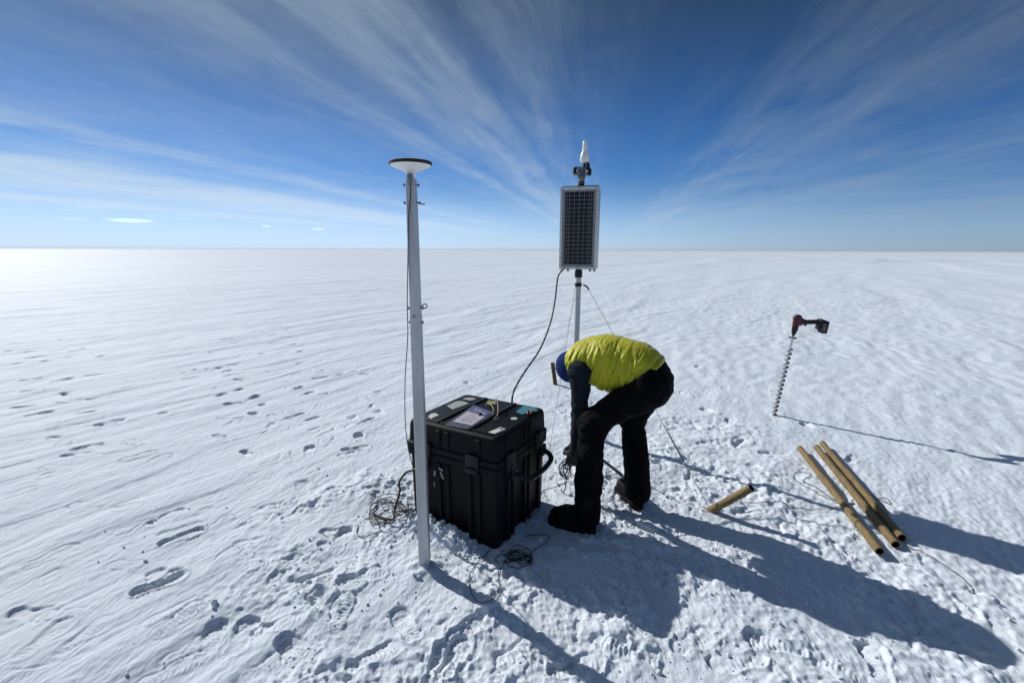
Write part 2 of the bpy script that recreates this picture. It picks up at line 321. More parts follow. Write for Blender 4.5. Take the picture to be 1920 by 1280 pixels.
def ghs(pts, dz):                                     # drape a list of points on the snow
    P = np.array([(p[0], p[1]) for p in pts]); h = snow_h(P[:, 0], P[:, 1])
    return [V((p[0], p[1], h[i] + dz + (p[2] if len(p) > 2 else 0))) for i, p in enumerate(pts)]

def build_snow():
    fine = np.radians(np.arange(-60, 60.01, .11)); coarse = np.radians(np.arange(63, 298, 3.0))
    ang = np.concatenate([fine, coarse]); na = len(ang)
    rr = [0.30]
    while rr[-1] < 0.9: rr.append(rr[-1] * 1.02)
    while rr[-1] < 26: rr.append(rr[-1] * 1.0027)
    while rr[-1] < 400: rr.append(rr[-1] * 1.0085)
    while rr[-1] < 7000: rr.append(rr[-1] * 1.06)
    rr = np.array(rr); nr = len(rr)
    R, A = np.meshgrid(rr, ang, indexing='ij'); x = (R * np.sin(A)).ravel(); y = (R * np.cos(A)).ravel()
    dr = np.gradient(rr); cell = np.maximum(np.repeat(dr, na), R.ravel() * radians(.11))
    h = np.zeros_like(x); CH = 200000
    for i in range(0, len(x), CH): h[i:i + CH] = snow_h(x[i:i + CH], y[i:i + CH], cell[i:i + CH])
    v = np.stack([x, y, h], 1); v = np.vstack([v, [[0, 0, 0]]])
    I = np.arange(nr * na).reshape(nr, na); I2 = np.roll(I, -1, 1)
    q = np.stack([I[:-1], I[1:], I2[1:], I2[:-1]], -1).reshape(-1, 4)
    # orient upward
    q = q[:, ::-1]
    o = arr_mesh('snow_ground', v[:-1], q, MT['snow'])
    # close the small hole under the camera
    tag(o, kind='structure')
    return o
build_snow()

def build_crumbs():
    R = np.random.default_rng(5); pts = []
    n = 1500; x = R.normal(.45, .95, n); y = R.normal(2.3, .75, n)
    q = R.uniform(.05, .62, 500); w = -np.abs(R.normal(.05, .06, 500)); x2 = CASE_F.x + CASE_V.x * q + CASE_U.x * w; y2 = CASE_F.y + CASE_V.y * q + CASE_U.y * w
    x3 = R.normal(.95, .28, 500); y3 = R.normal(3.0, .4, 500)
    X = np.concatenate([x, x2, x3]); Y = np.concatenate([y, y2, y3]); ok = (np.hypot(X, Y) > 1.1); X = X[ok]; Y = Y[ok]
    H = snow_h(X, Y); S = np.clip(R.lognormal(-5.6, .5, len(X)), .0012, .013)
    bm = bmesh.new(); bmesh.ops.create_icosphere(bm, subdivisions=2, radius=1); bv = np.array([v.co[:] for v in bm.verts]); bf = np.array([[v.index for v in f.verts] for f in bm.faces]); bm.free()
    V_, F_ = [], []
    for i in range(len(X)):
        d = 1 + .45 * pn3(bv * 1.3 + i * 3.7) + .2 * pn3(bv * 3 + i); sc3 = S[i] * R.uniform(.7, 1.3, 3)
        V_.append(bv * d[:, None] * sc3 + np.array([X[i], Y[i], H[i] + S[i] * .35])); F_.append(bf + i * len(bv))
    o = arr_mesh('snow_crumbs', np.vstack(V_), np.vstack(F_), MT['snow']); tag(o, 'loose crumbs of snow on the trodden ground around the case and boots', 'snow', None, 'stuff')
build_crumbs()

# ------------------------------------------------------------------ signed-distance bodies (for the person)
def rc(P, a, b, r1, r2):                              # tapered capsule
    a = np.array(a, float); b = np.array(b, float); d = b - a; L2 = d @ d
    t = np.clip(((P - a) @ d) / L2, 0, 1); return np.linalg.norm(P - a - t[..., None] * d, axis=-1) - (r1 + (r2 - r1) * t)
def ell(P, c, rad, R=None):
    q = P - np.array(c, float)
    if R is not None: q = q @ np.array(R).T
    rad = np.array(rad, float); k0 = np.linalg.norm(q / rad, axis=-1); k1 = np.linalg.norm(q / rad ** 2, axis=-1) + 1e-9
    return k0 * (k0 - 1) / k1
def smin(a, b, k):
    h = np.clip(.5 + .5 * (b - a) / k, 0, 1); return b + (a - b) * h - k * h * (1 - h)
def sunion(ds, k):
    r = ds[0]
    for d in ds[1:]: r = smin(r, d, k)
    return r
def nets(f, lo, hi, h):
    lo = np.array(lo, float); n = np.ceil((np.array(hi) - lo) / h).astype(int) + 1
    g = np.stack(np.meshgrid(*[lo[i] + h * np.arange(n[i]) for i in range(3)], indexing='ij'), -1)
    D = np.empty(n)
    for i in range(0, n[0], 12): D[i:i + 12] = f(g[i:i + 12])
    S = D < 0; cs = tuple(n - 1)
    acc = np.zeros(cs + (3,)); cnt = np.zeros(cs)
    cor = [(a, b, c) for a in (0, 1) for b in (0, 1) for c in (0, 1)]
    sl = lambda o: tuple(slice(o[i], o[i] + cs[i]) for i in range(3))
    for o in cor:
        for ax in range(3):
            if o[ax]: continue
            o2 = list(o); o2[ax] = 1; d1 = D[sl(o)]; d2 = D[sl(o2)]; x = (d1 < 0) != (d2 < 0)
            t = np.where(x, d1 / np.where(x, d1 - d2, 1), 0); p = np.zeros(cs + (3,)); p[...] = o; p[..., ax] += t
            acc += np.where(x[..., None], p, 0); cnt += x
    act = cnt > 0; idx = -np.ones(cs, int); idx[act] = np.arange(act.sum())
    ijk = np.argwhere(act); v = lo + h * (ijk + acc[act] / cnt[act][:, None])
    Q = []
    for ax in range(3):
        b, c = (ax + 1) % 3, (ax + 2) % 3
        s1 = [slice(None)] * 3; s2 = [slice(None)] * 3; s1[ax] = slice(0, -1); s2[ax] = slice(1, None)
        ch = S[tuple(s1)] != S[tuple(s2)]; e = np.argwhere(ch); ok = (e[:, b] > 0) & (e[:, c] > 0) & (e[:, b] < cs[b]) & (e[:, c] < cs[c]); e = e[ok]
        ins = S[tuple(e.T)]
        def cell(db, dc):
            k = e.copy(); k[:, b] -= db; k[:, c] -= dc; return idx[tuple(k.T)]
        q = np.stack([cell(1, 1), cell(0, 1), cell(0, 0), cell(1, 0)], 1); q[~ins] = q[~ins][:, ::-1]; Q.append(q)
    Q = np.vstack(Q); Q = Q[(Q >= 0).all(1)]
    return v, Q
def sdf_obj(name, f, lo, hi, h, m, parent, base=(0, 0, 0)):
    v, q = nets(f, lo, hi, h); return arr_mesh(name, v - np.array(base), q, m, parent)

# ------------------------------------------------------------------ person
def build_person():
    fc = V((-.94, .34, 0)).normalized(); lf = V((-.34, -.94, 0)).normalized()   # facing; to the person's left (nearer the camera)
    base = V((.62, 2.66, 0))
    root = thing('person', 'person bending over in a lime vest, blue beanie and black trousers', 'person', base)
    hip = V((.80, 2.66, .83)); Lh = hip + lf * .09; Rh = hip - lf * .09
    Lk = V((.475, 2.62, .60)); La = V((.435, 2.475, .11)); Rk = V((.775, 2.85, .53)); Ra = V((.80, 2.735, .12))
    w1 = V((.72, 2.72, .93)); ch = V((.585, 2.80, .945)); uc = V((.48, 2.85, .93)); nk = V((.44, 2.885, .90)); hd = V((.414, 2.925, .857))
    Ls = V((.398, 2.69, .895)); Le = V((.415, 2.705, .635)); Lw = V((.405, 2.815, .335))
    Rs = V((.495, 3.03, .885)); Re = V((.455, 3.02, .62)); Rw = V((.432, 2.945, .335))
    crown = (fc * .95 + V((0, 0, -.30))).normalized(); face = (V((0, 0, -1)) - fc * .25); face = (face - crown * face.dot(crown)).normalized(); side = crown.cross(face)
    HR = np.array([side, face, crown])                # world -> head axes (rows)
    def hp(s, f, c): return hd + side * s + face * f + crown * c
    def head(P):
        sk = ell(P, hp(0, -.012, .03), (.074, .094, .088), HR); jaw = ell(P, hp(0, .035, -.055), (.052, .055, .062), HR)
        d = smin(sk, jaw, .04)
        d = smin(d, rc(P, hp(0, .085, .0), hp(0, .108, -.030), .009, .014), .015)                    # nose
        for s in (-1, 1):
            d = smin(d, ell(P, hp(s * .077, -.005, -.012), (.012, .02, .032), HR), .008)           # ears
            d = -smin(-d, ell(P, hp(s * .031, .092, .012), (.017, .013, .011), HR), .01)           # eye sockets
            d = smin(d, ell(P, hp(s * .031, .079, .012), (.012, .012, .012), HR), .003)            # eyeballs
            d = smin(d, rc(P, hp(s * .016, .09, .027), hp(s * .045, .08, .027), .007, .006), .012)    # brows
        d = smin(d, rc(P, hp(-.02, .078, -.066), hp(.02, .078, -.066), .008, .008), .01)
        d = smin(d, rc(P, hp(-.018, .077, -.078), hp(.018, .077, -.078), .008, .008), .008)
        return d
    hands = []
    for (wr, el, sgn, tgt) in ((Lw, Le, 1, V((.388, 2.865, .16))), (Rw, Re, -1, V((.405, 2.895, .16)))):
        ax = (tgt - wr).normalized(); across = (fc - ax * fc.dot(ax)).normalized(); pal = ax.cross(across) * sgn
        # palm plane spanned by ax (towards fingers) and across (thumb side)
        segs = []
        kn = wr + ax * .085
        segs.append((wr - ax * .01, wr + ax * .03, .026, .03))
        for i, (o, ln) in enumerate(((.032, .078), (.011, .086), (-.011, .080), (-.031, .062))):
            b = kn + across * o; segs.append((wr + ax * .02 + across * o * .6, b, .019, .0145))
            k1 = b + (ax * .86 + pal * .5).normalized() * ln * .45; k2 = k1 + (ax * .35 + pal * .93).normalized() * ln * .32; k3 = k2 + (ax * -.3 + pal * .95).normalized() * ln * .25
            segs += [(b, k1, .0115, .0105), (k1, k2, .0105, .0098), (k2, k3, .0098, .009)]
        t0 = wr + ax * .025 + across * .03; t1 = t0 + (ax * .55 + across * .55 + pal * .5).normalized() * .045; t2 = t1 + (ax * .6 + across * .05 + pal * .8).normalized() * .034
        segs += [(wr + ax * .01, t0, .02, .017), (t0, t1, .015, .0125), (t1, t2, .0125, .011)]
        hands.append((segs, wr, ax))
    def handsdf(P, k, grow=0.0):
        segs = hands[k][0]; d = sunion([rc(P, *s) for s in segs], .006); return d - grow
    def foot_frame(heel, toe):
        f = (toe - heel); f.z = 0; L = f.length; f.normalize(); return f, V((0, 0, 1)).cross(f), L
    feet = {}
    for k, heel, toe, an in (('L', V((.485, 2.445, .012)), V((.225, 2.585, .012)), La), ('R', V((.812, 2.695, .012)), V((.728, 2.960, .012)), Ra)):
        feet[k] = (heel, toe, an)
    def torso(P):
        R = np.array([(ch - w1).normalized(), lf, (ch - w1).normalized().cross(lf)])
        axx = (uc - w1).normalized(); up = axx.cross(lf).normalized(); up = up if up.z > 0 else -up; l2 = up.cross(axx); R = np.array([axx, l2, up])
        return sunion([ell(P, hip + V((0, 0, .01)), (.125, .155, .13), np.array([fc, lf, (0, 0, 1)])), ell(P, w1, (.16, .15, .115), R), ell(P, ch, (.17, .17, .125), R), ell(P, uc + axx * .01, (.11, .18, .10), R)], .07)
    def legs(P, g=0.0, flare=0.0):
        ds = []
        for h_, k_, a_ in ((Lh, Lk, La), (Rh, Rk, Ra)):
            ds.append(smin(rc(P, h_, k_, .098 + g, .066 + g), rc(P, k_, a_ + V((0, 0, -.02)), .064 + g, .042 + g + flare), .03))
        return ds
    def arm(P, k, g=0.0):
        s_, e_, w_ = ((Ls, Le, Lw), (Rs, Re, Rw))[k]
        return smin(rc(P, s_, e_, .056 + g, .045 + g), rc(P, e_, w_, .043 + g, .03 + g), .02)
    def neck(P): return rc(P, uc, hd - crown * .04, .07, .055)
    def footbody(P, k):
        he, to, an = feet[k]; f, s, L = foot_frame(he, to)
        return sunion([rc(P, he + f * .05 + V((0, 0, .05)), to - f * .06 + V((0, 0, .03)), .034, .024), rc(P, an, he + f * .06 + V((0, 0, .05)), .038, .036)], .03)
    def body(P):
        return sunion([torso(P)] + legs(P, -.012) + [arm(P, 0, -.012), arm(P, 1, -.012), neck(P), head(P), footbody(P, 'L'), footbody(P, 'R'), handsdf(P, 0, -.003), handsdf(P, 1, -.003)], .006)
    B = tuple(base)
    sdf_obj('body', body, (.18, 2.38, -.01), (1.0, 3.14, 1.1), .0075, MT['skin'], root, B)
    # trousers
    pel = lambda P: ell(P, hip + V((.0, 0, .005)), (.148, .175, .15), np.array([fc, lf, (0, 0, 1)]))
    hem_n = np.array(V((-.60, .18, .78)).normalized()); hem_o = np.array((.86, 2.66, .955))
    def folds(P, a, k_):
        return a * pn3(P * np.array((17, 17, 9)) + k_) + a * .6 * pn3(P * np.array((9, 9, 34)) + k_ + 9)
    def trousers(P):
        lg = legs(P, .014, .022)
        d = sunion([pel(P), smin(lg[0], lg[1], .02), ell(P, w1 + V((.05, -.03, -.04)), (.13, .15, .11))], .045)
        d = d + folds(P, .011, 3.0)
        d = np.maximum(d, .055 - P[..., 2])                                   # hems over the boots
        d = np.maximum(d, ((P - hem_o) @ hem_n) - .03)
        return d
    sdf_obj('trousers', trousers, (.30, 2.36, .03), (1.04, 3.02, 1.06), .0075, MT['trouser'], root, B)
    # vest
    axx = (uc - w1).normalized(); up = axx.cross(lf).normalized(); up = up if up.z > 0 else -up; l2 = up.cross(axx); RT = np.array([axx, l2, up])
    def vest(P):
        d = sunion([ell(P, hip + V((-.03, .02, .05)), (.15, .165, .125), np.array([fc, lf, (0, 0, 1)])), ell(P, w1 + V((0, 0, -.005)), (.18, .178, .150), RT), ell(P, ch + V((0, 0, -.005)), (.18, .196, .158), RT),
                    ell(P, ch + V((.01, -.03, -.075)), (.12, .14, .12), RT), ell(P, uc + axx * .02, (.12, .195, .125), RT)], .06)
        q = (P - np.array(ch)) @ RT.T                                        # along torso, to the left, up
        def crease(a, b, c, k): n_ = pn3(np.stack([q[..., 0] * a + q[..., 2] * 4, q[..., 1] * b, q[..., 2] * c], -1) + k); return np.maximum(0, .16 - np.abs(n_)) / .16
        sd_ = np.clip(.25 + q[..., 1] * 4 - q[..., 2] * 2.5, .15, 1.2)
        d = d + sd_ * (.0095 * crease(19, 4, 5, 3.3) + .008 * crease(33, 6, 7, 8.1) + .005 * crease(52, 9, 10, 1.7)) + .005 * pn3(P * 11)
        # quilting seams across the back
        s = q[..., 0] / .085; d = d + .0025 * np.exp(-((s - np.round(s)) / .07) ** 2)
        d = np.maximum(d, -(((P - hem_o) @ hem_n) + .012 * pn3(P * 9)))
        hd_ = (P - hem_o) @ hem_n; d = d - .004 * np.exp(-((hd_ - .012) / .010) ** 2) + .005 * np.exp(-((hd_ - .034) / .006) ** 2)
        for sp, ep in ((Ls, Le), (Rs, Re)):                                    # arm holes
            d = -smin(-d, rc(P, np.array(sp) + np.array(fc) * .0, np.array(sp) + np.array(fc) * .03 + (np.array(ep) - np.array(sp)) * 1.0, .060, .070), .012)
        d = np.maximum(d, -(np.linalg.norm(P - np.array(hd), axis=-1) - .098))
        return d
    ves = sdf_obj('vest', vest, (.22, 2.44, .58), (1.06, 3.2, 1.2), .0055, MT['vest'], root, B)
    # pullover: only what shows outside the vest
    def sleeves(P):
        a = smin(arm(P, 0, .003), rc(P, Ls, V((.47, 2.80, .90)), .060, .07), .04); b = smin(arm(P, 1, .013), rc(P, Rs, V((.50, 2.9, .90)), .068, .07), .04)
        col = rc(P, uc + V((-.02, .01, 0)), nk + (hd - nk) * .45, .076, .068)
        d = sunion([a, b, col], .03) + .008 * pn3(P * np.array((12, 12, 30))) + .004 * pn3(P * np.array((30, 30, 60)))
        return d
    sdf_obj('pullover', sleeves, (.27, 2.58, .32), (.66, 3.14, 1.02), .0065, MT['sleeve'], root, B)
    # beanie
    def beanie(P):
        d = ell(P, hp(0, -.016, .038), (.084, .102, .094), HR)
        q = (P - np.array(hd)) @ HR.T
        d = d + .003 * np.sin(np.arctan2(q[..., 0], q[..., 1] + .02) * 34)
        rimd = np.abs(q[..., 2] - (.012 + .25 * (q[..., 1] - .0) * .35)); d = d - .006 * np.exp(-(rimd / .018) ** 2)
        return np.maximum(d, -(q[..., 2] - (-.012 + .28 * q[..., 1])))
    sdf_obj('beanie', beanie, np.array(hd) - .17, np.array(hd) + .17, .005, MT['beanie'], root, B)
    def hair(P):
        q = (P - np.array(hd)) @ HR.T; d = ell(P, hp(0, -.028, .0), (.082, .094, .10), HR) + .004 * pn3(P * np.array((90, 90, 40)))
        return np.maximum(np.maximum(d, q[..., 2] - .02), np.maximum(-(q[..., 2] + .065), q[..., 1] - .005))
    sdf_obj('hair', hair, np.array(hd) - .16, np.array(hd) + .16, .006, MT['hair'], root, B)
    for k in (0, 1):
        wr = hands[k][1]; ax = hands[k][2]
        def glove(P): return smin(handsdf(P, k, .003), rc(P, wr - ax * .045, wr + ax * .01, .041, .036), .012)
        sdf_obj('glove', glove, np.array(wr) - .16, np.array(wr) + .22, .0042, MT['glove'], root, B)
    for k in ('L', 'R'):
        he, to, an = feet[k]; f, s, L = foot_frame(he, to); up = V((0, 0, 1)); sh = V((an.x, an.y, 0)) 
        FR = np.array([f, s, up])
        def upper(P):
            d = sunion([rc(P, he + f * .055 + up * .062, he + f * .17 + up * .06, .050, .050), rc(P, he + f * .15 + up * .06, to - f * .055 + up * .042, .05, .043),
                        rc(P, he + f * .075 + up * .08, an + up * .07, .052, .056)], .035)
            d = d + .005 * pn3(P * 22)
            q = (P - np.array(he)) @ FR.T; d = d + .004 * np.exp(-(np.mod(q[..., 0], .028) - .014) ** 2 / .004 ** 2) * ((q[..., 0] > .12) & (q[..., 0] < .22) & (np.abs(q[..., 1]) < .03))
            return np.maximum(d, .022 - P[..., 2])
        lo = np.minimum(np.array(he), np.array(to)) - .09; hi = np.maximum(np.array(he), np.array(to)) + .09; lo[2] = -.04; hi[2] = .30
        b = sdf_obj('boot', upper, lo, hi, .006, MT['boot'], root, B)
        def sole(P):
            q = (P - np.array(he)) @ FR.T; xx = q[..., 0]; w = .040 + .012 * np.sin(np.clip((xx - .03) / (L - .03), 0, 1) * pi * .9 - .2) 
            d = np.sqrt(np.maximum(0, np.abs(xx - L / 2) - (L / 2 - .045)) ** 2 + (q[..., 1] * .045 / w) ** 2) - .047
            d = np.maximum(d, np.abs(P[..., 2] - .010) - .021)
            return d + .004 * (np.sin(xx / .024 * 2 * pi) > .3) * (P[..., 2] < .012)
        so = sdf_obj('sole', sole, lo, hi, .006, MT['sole'], b, (0, 0, 0)); so.location = -base
    return root
build_person()

# ------------------------------------------------------------------ black equipment case
def build_case():
    ang = radians(60)
    loc = CASE_C + V((0, 0, -.02))
    t = thing('equipment_case', 'large black square equipment case with stickers on its lid', 'case', loc, (0, 0, ang))
    D, W, H = CASE_D, CASE_W, CASE_H + .02; seam = .485
    b = MB(); bm = MB()
    # tapered tub with ribs
    def ring(z, d, w, r=.03, n=4):
        pts = []
        for sx, sy, a0 in ((1, 1, 0), (-1, 1, 90), (-1, -1, 180), (1, -1, 270)):
            for i in range(n + 1):
                a = radians(a0 + 90 * i / n); pts.append(V((sx * (d / 2 - r) + r * cos(a), sy * (w / 2 - r) + r * sin(a), z)))
        return pts
    def stack(mb, rings):
        n = len(rings[0]); vs = [p for r in rings for p in r]; fs = []
        for i in range(len(rings) - 1):
            a = i * n; c = a + n; fs += [(a + j, a + (j + 1) % n, c + (j + 1) % n, c + j) for j in range(n)]
        fs += [tuple(range(n - 1, -1, -1)), tuple((len(rings) - 1) * n + j for j in range(n))]
        mb.add(vs, fs)
    stack(b, [ring(0, D - .035, W - .035), ring(.012, D - .02, W - .02), ring(seam - .045, D - .008, W - .008), ring(seam - .04, D + .018, W + .018), ring(seam - .006, D + .02, W + .02), ring(seam - .004, D + .008, W + .008)])
    for s in (-.19, -.13, .02, .08, .23):                                      # ribs on the faces
        for sg in (-1, 1):
            b.box((sg * (D / 2 - .004), s, .225), (.022, .028, .42), bev=.006); b.box((s * .9, sg * (W / 2 - .004), .225), (.028, .022, .42), bev=.006)
    b.build('tub', MT['case'], t, angle=35)
    l = MB()
    stack(l, [ring(seam, D + .008, W + .008), ring(seam + .003, D + .022, W + .022), ring(seam + .035, D + .022, W + .022), ring(seam + .04, D + .002, W + .002), ring(H - .028, D - .006, W - .006), ring(H - .010, D - .014, W - .014), ring(H - .003, D - .028, W - .028), ring(H, D - .045, W - .045)])
    for s in (-.19, .02, .08):
        l.box((-(D / 2 - .003), s, seam + .09), (.02, .03, .105), bev=.006); l.box((s, -(W / 2 - .003), seam + .09), (.03, .02, .105), bev=.006)
    lid = l.build('lid', MT['case'], t, angle=35)
    r = MB()
    for y in (-.105, .115): r.box((0, y, H + .004), (D - .07, .022, .014), bev=.005)
    r.box((-D / 2 + .05, -.0, H + .002), (.016, W - .10, .009), bev=.003)
    r.build('lid_rail', MT['black_plastic'], lid)
    # handles
    def handle(sg):
        h = MB(); y0 = sg * (W / 2 + .005); p = [(-.13, y0, .40), (-.125, y0 + sg * .05, .385), (-.10, y0 + sg * .075, .365), (0, y0 + sg * .085, .355), (.12, y0 + sg * .085, .355), (.205, y0 + sg * .075, .365), (.23, y0 + sg * .05, .385), (.235, y0, .40)]
        h.tube(spline(p, 5), .0155, 10)
        hd = h.build('handle', MT['black_plastic'], t)
        for x in (-.13, .235): MB().box((x, y0 + sg * .006, .40), (.05, .024, .07), bev=.006).build('handle_bracket', MT['black_plastic'], hd)
    handle(-1); handle(1)
    for x, y, rz in ((-D / 2 - .012, -.16, 0), (-D / 2 - .012, .17, 0), (-.17, -W / 2 - .012, 90), (.17, -W / 2 - .012, 90), (.0, W / 2 + .012, 90)):
        k = MB(); R = Matrix.Rotation(radians(rz), 3, 'Z')
        k.box((x, y, seam + .005), (.022, .085, .10), R, .006); k.box(V((x, y, seam - .03)) + R @ V((-.008 if rz == 0 else 0, 0, 0)), (.03, .075, .028), R, .006)
        k.build('latch', MT['black_plastic'], t)
    # things on the lid: positions read at the height of the lid
    zt = H - .02
    inv = Matrix.Rotation(-ang, 3, 'Z')
    def L(zx, zy, dz=0.0):
        p = at(780 + zx / 7.385, 720 + zy / 7.385, zt); q = inv @ (p - CASE_C); return V((q.x, q.y, H + .0005 + dz))
    def patch(name, pts, m, parent, dz=0.0, h=.0012, label=None):
        return MB().poly([L(x, y, dz) for x, y in pts], h).build(name, m, parent, smooth=False, label=label)
    patch('sticker', [(165, 450), (205, 482), (262, 452), (318, 430), (268, 402), (215, 408)], MT['paper'], lid, label='torn white paper label at the left edge of the lid')
    patch('sticker', [(425, 300), (505, 352), (590, 322), (735, 268), (640, 235), (560, 238)], MT['paper_grey'], lid, label='scuffed grey label on the left lid panel')
    patch('sticker', [(640, 205), (745, 228), (830, 212), (800, 190), (720, 186)], MT['paper_grey'], lid, label='small grey label at the back of the lid')
    s = patch('sticker', [(985, 672), (1045, 705), (1242, 622), (1175, 596)], MT['paper'], lid, label='narrow white label on the right lid panel')
    patch('sticker_print', [(1150, 622), (1172, 634), (1212, 618), (1190, 607)], MT['clear'], s, .0016, .0006)
    c = L(1357, 478); MB().poly([c + V((.020 * cos(a * pi / 10), .020 * sin(a * pi / 10), 0)) for a in range(20)], .0015).build('round_sticker', MT['oval'], lid, smooth=False)
    patch('tape', [(1380, 388), (1470, 425), (1560, 392), (1690, 372), (1640, 325), (1490, 305)], MT['teal'], lid, .001, .002, label='teal tape patch')
    k = MB(); c = L(1585, 405, .006); k.tube(spline([c + V((-.035, .0, 0)), c + V((-.012, .012, .006)), c + V((.01, -.01, .002)), c + V((.03, .004, .0))], 6), .006, 8); k.tube(spline([c + V((-.02, -.012, 0)), c + V((.0, -.005, .008)), c + V((.022, .014, 0))], 6), .005, 8)
    k.build('red_toggle', MT['red'], lid)
    # document pouch in the middle of the lid
    P = [(400, 580), (740, 640), (1075, 410), (800, 300)]
    po = MB().poly([L(*p, .001) for p in P], .006).build('document_pouch', MT['clear'], lid, smooth=False)
    def bil(u, v): a = V(P[0]) .lerp(V(P[1]), u); b_ = V(P[3]).lerp(V(P[2]), u); q = a.lerp(b_, v); return (q.x, q.y)
    def quad(u0, u1, v0, v1): return [bil(u0, v0), bil(u1, v0), bil(u1, v1), bil(u0, v1)]
    patch('printed_sheet', quad(.12, .92, .18, .70), MT['print_white'], po, .0085, .0008)
    patch('purple_header', quad(.12, .92, .70, .97), MT['purple'], po, .0085, .0008)
    tx = MB()
    for v, u0, u1 in ((.30, .3, .8), (.38, .25, .7), (.48, .3, .75), (.57, .35, .6)):
        tx.poly([L(*p, .0096) for p in quad(u0, u1, v, v + .022)], .0005)
    tx.build('print_lines', MT['print_red'], po, smooth=False)
    wl = MB()
    for u0, u1, v0, v1 in ((.26, .30, .84, .90), (.36, .56, .85, .87), (.62, .80, .82, .845), (.30, .44, .77, .785)): wl.poly([L(*p, .0096) for p in quad(u0, u1, v0, v1)], .0005)
    wl.build('print_marks', MT['paper'], po, smooth=False)
    c = L(885, 445, .010); MB().lathe([(.012, 0), (.013, .004), (.008, .009), (.003, .010)], c, n=14).build('knob', MT['black_plastic'], po)
    k = MB(); a = L(1040, 300, .01); k.tube(spline([a, L(1085, 340, .035), L(1095, 390, .05), L(1110, 330, .06), L(1135, 400, .045), L(1130, 470, .02), L(1080, 500, .006), L(1150, 495, .004)], 8), .0032, 7)
    k.tube(spline([L(960, 310, .008), L(1010, 330, .03), L(1070, 400, .03), L(1060, 450, .01)], 8), .0028, 7)
    k.build('string_loop', MT['tan_cord'], lid)
    patch('string_tag', [(975, 285), (1010, 305), (1100, 275), (1080, 250), (1000, 245)], MT['yellowtag'], lid, .006, .004)
    # white marks and a cable socket on the front face
    x0 = -D / 2 - .010
    for y, z, sy, sz, a in ((.055, .405, .03, .012, 20), (.05, .375, .012, .028, -30), (.10, .37, .012, .034, 15), (.045, .36, .026, .010, 40), (.105, .30, .006, .03, 0)):
        MB().box((x0 - .004, y, z), (.004, sy, sz), Matrix.Rotation(radians(a), 3, 'X')).build('metal_tag', MT['alu_dull'], t, smooth=False)
    so = MB().lathe([(.024, 0), (.024, .02), (.016, .022), (.016, .05)], (x0 + .004, .165, .40), (-1, 0, 0), 16).build('cable_socket', MT['black_plastic'], t)
    return t
build_case()
def case_pt(lx, ly, z): return CASE_C + CASE_U * lx + CASE_V * ly + V((0, 0, z))

# ------------------------------------------------------------------ antenna on its pole
def build_antenna():
    topz = 1.93
    t = thing('antenna_pole', 'square grey aluminium pole carrying a white disc antenna', 'pole', ANT)
    m = MB()
    def sq(z, w, r=.006):
        return [V((sx * (w / 2 - r) + r * cos(radians(a0 + 45 * i)), sy * (w / 2 - r) + r * sin(radians(a0 + 45 * i)), z)) for sx, sy, a0 in ((1, 1, 0), (-1, 1, 90), (-1, -1, 180), (1, -1, 270)) for i in range(3)]
    rings = [sq(-.15, .054), sq(.9, .0515), sq(1.30, .049)]
    n = 12; m.add([p for r in rings for p in r], [(i * n + j, i * n + (j + 1) % n, (i + 1) * n + (j + 1) % n, (i + 1) * n + j) for i in range(2) for j in range(n)] + [tuple(range(n - 1, -1, -1)), tuple(2 * n + j for j in range(n))])
    po = m.build('pole', MT['alu'], t)
    u = MB(); rings = [sq(1.295, .0475), sq(1.7, .0455), sq(topz - .03, .043)]
    u.add([p for r in rings for p in r], [(i * n + j, i * n + (j + 1) % n, (i + 1) * n + (j + 1) % n, (i + 1) * n + j) for i in range(2) for j in range(n)] + [tuple(range(n - 1, -1, -1)), tuple(2 * n + j for j in range(n))])
    u.build('upper_pole', MT['alu'], t)
    # bolts and eye bolt
    for z, hx in ((1.875, .035), (1.80, .036), (1.335, .036), (1.27, .034)):
        b = MB(); b.tube([(-hx, 0, z), (hx, 0, z)], .0035, 8); b.lathe([(.007, 0), (.007, .006)], (-hx, 0, z), (1, 0, 0), 6); b.lathe([(.007, -.006), (.007, 0)], (hx, 0, z), (1, 0, 0), 6)
        if z == 1.80: b.tube(spline([(hx, 0, z), (hx + .012, 0, z - .006), (hx + .02, -.004, z - .002)], 5), .003, 7)
        b.build('bolt', MT['alu_dull'], t)
    b = MB(); b.lathe([(.006, 0), (.006, .006)], (-.004, -.03, 1.30), (0, 1, 0), 6); b.build('bolt', MT['alu_dull'], t)
    e = MB(); e.tube([(.02, -.004, 1.345), (.034, -.004, 1.345)], .003, 7); e.tube([(.043 + .010 * cos(a), -.004, 1.345 + .010 * sin(a)) for a in np.linspace(0, 2 * pi, 17)[:-1]], .0028, 7, closed=True)
    e.build('eye_bolt', MT['alu_dull'], t)
    d = thing('disc_antenna', None, None); 
    COL.objects.unlink(d); bpy.data.objects.remove(d)
    a = MB().lathe([(.016, topz - .045), (.016, topz - .012), (.022, topz - .010), (.024, topz), (.040, topz + .004), (.072, topz + .018), (.089, topz + .027)], (0, 0, 0), n=40)
    an = a.build('disc_antenna', MT['white_plastic'], t)
    r = MB().lathe([(.089, topz + .0265), (.0925, topz + .029), (.0925, topz + .038), (.089, topz + .041)], (0, 0, 0), n=40); r.build('antenna_rim', MT['rubber'], an)
    r = MB().lathe([(.088, topz + .0405), (.07, topz + .046), (.04, topz + .049), (.012, topz + .050), (.001, topz + .0502)], (0, 0, 0), n=40); r.build('antenna_dome', MT['white_plastic'], an)
    MB().lathe([(.009, topz - .06), (.009, topz - .03), (.013, topz - .028), (.013, topz - .012)], (.0, -.026, 0), n=12).build('antenna_connector', MT['alu_dull'], an)
build_antenna()

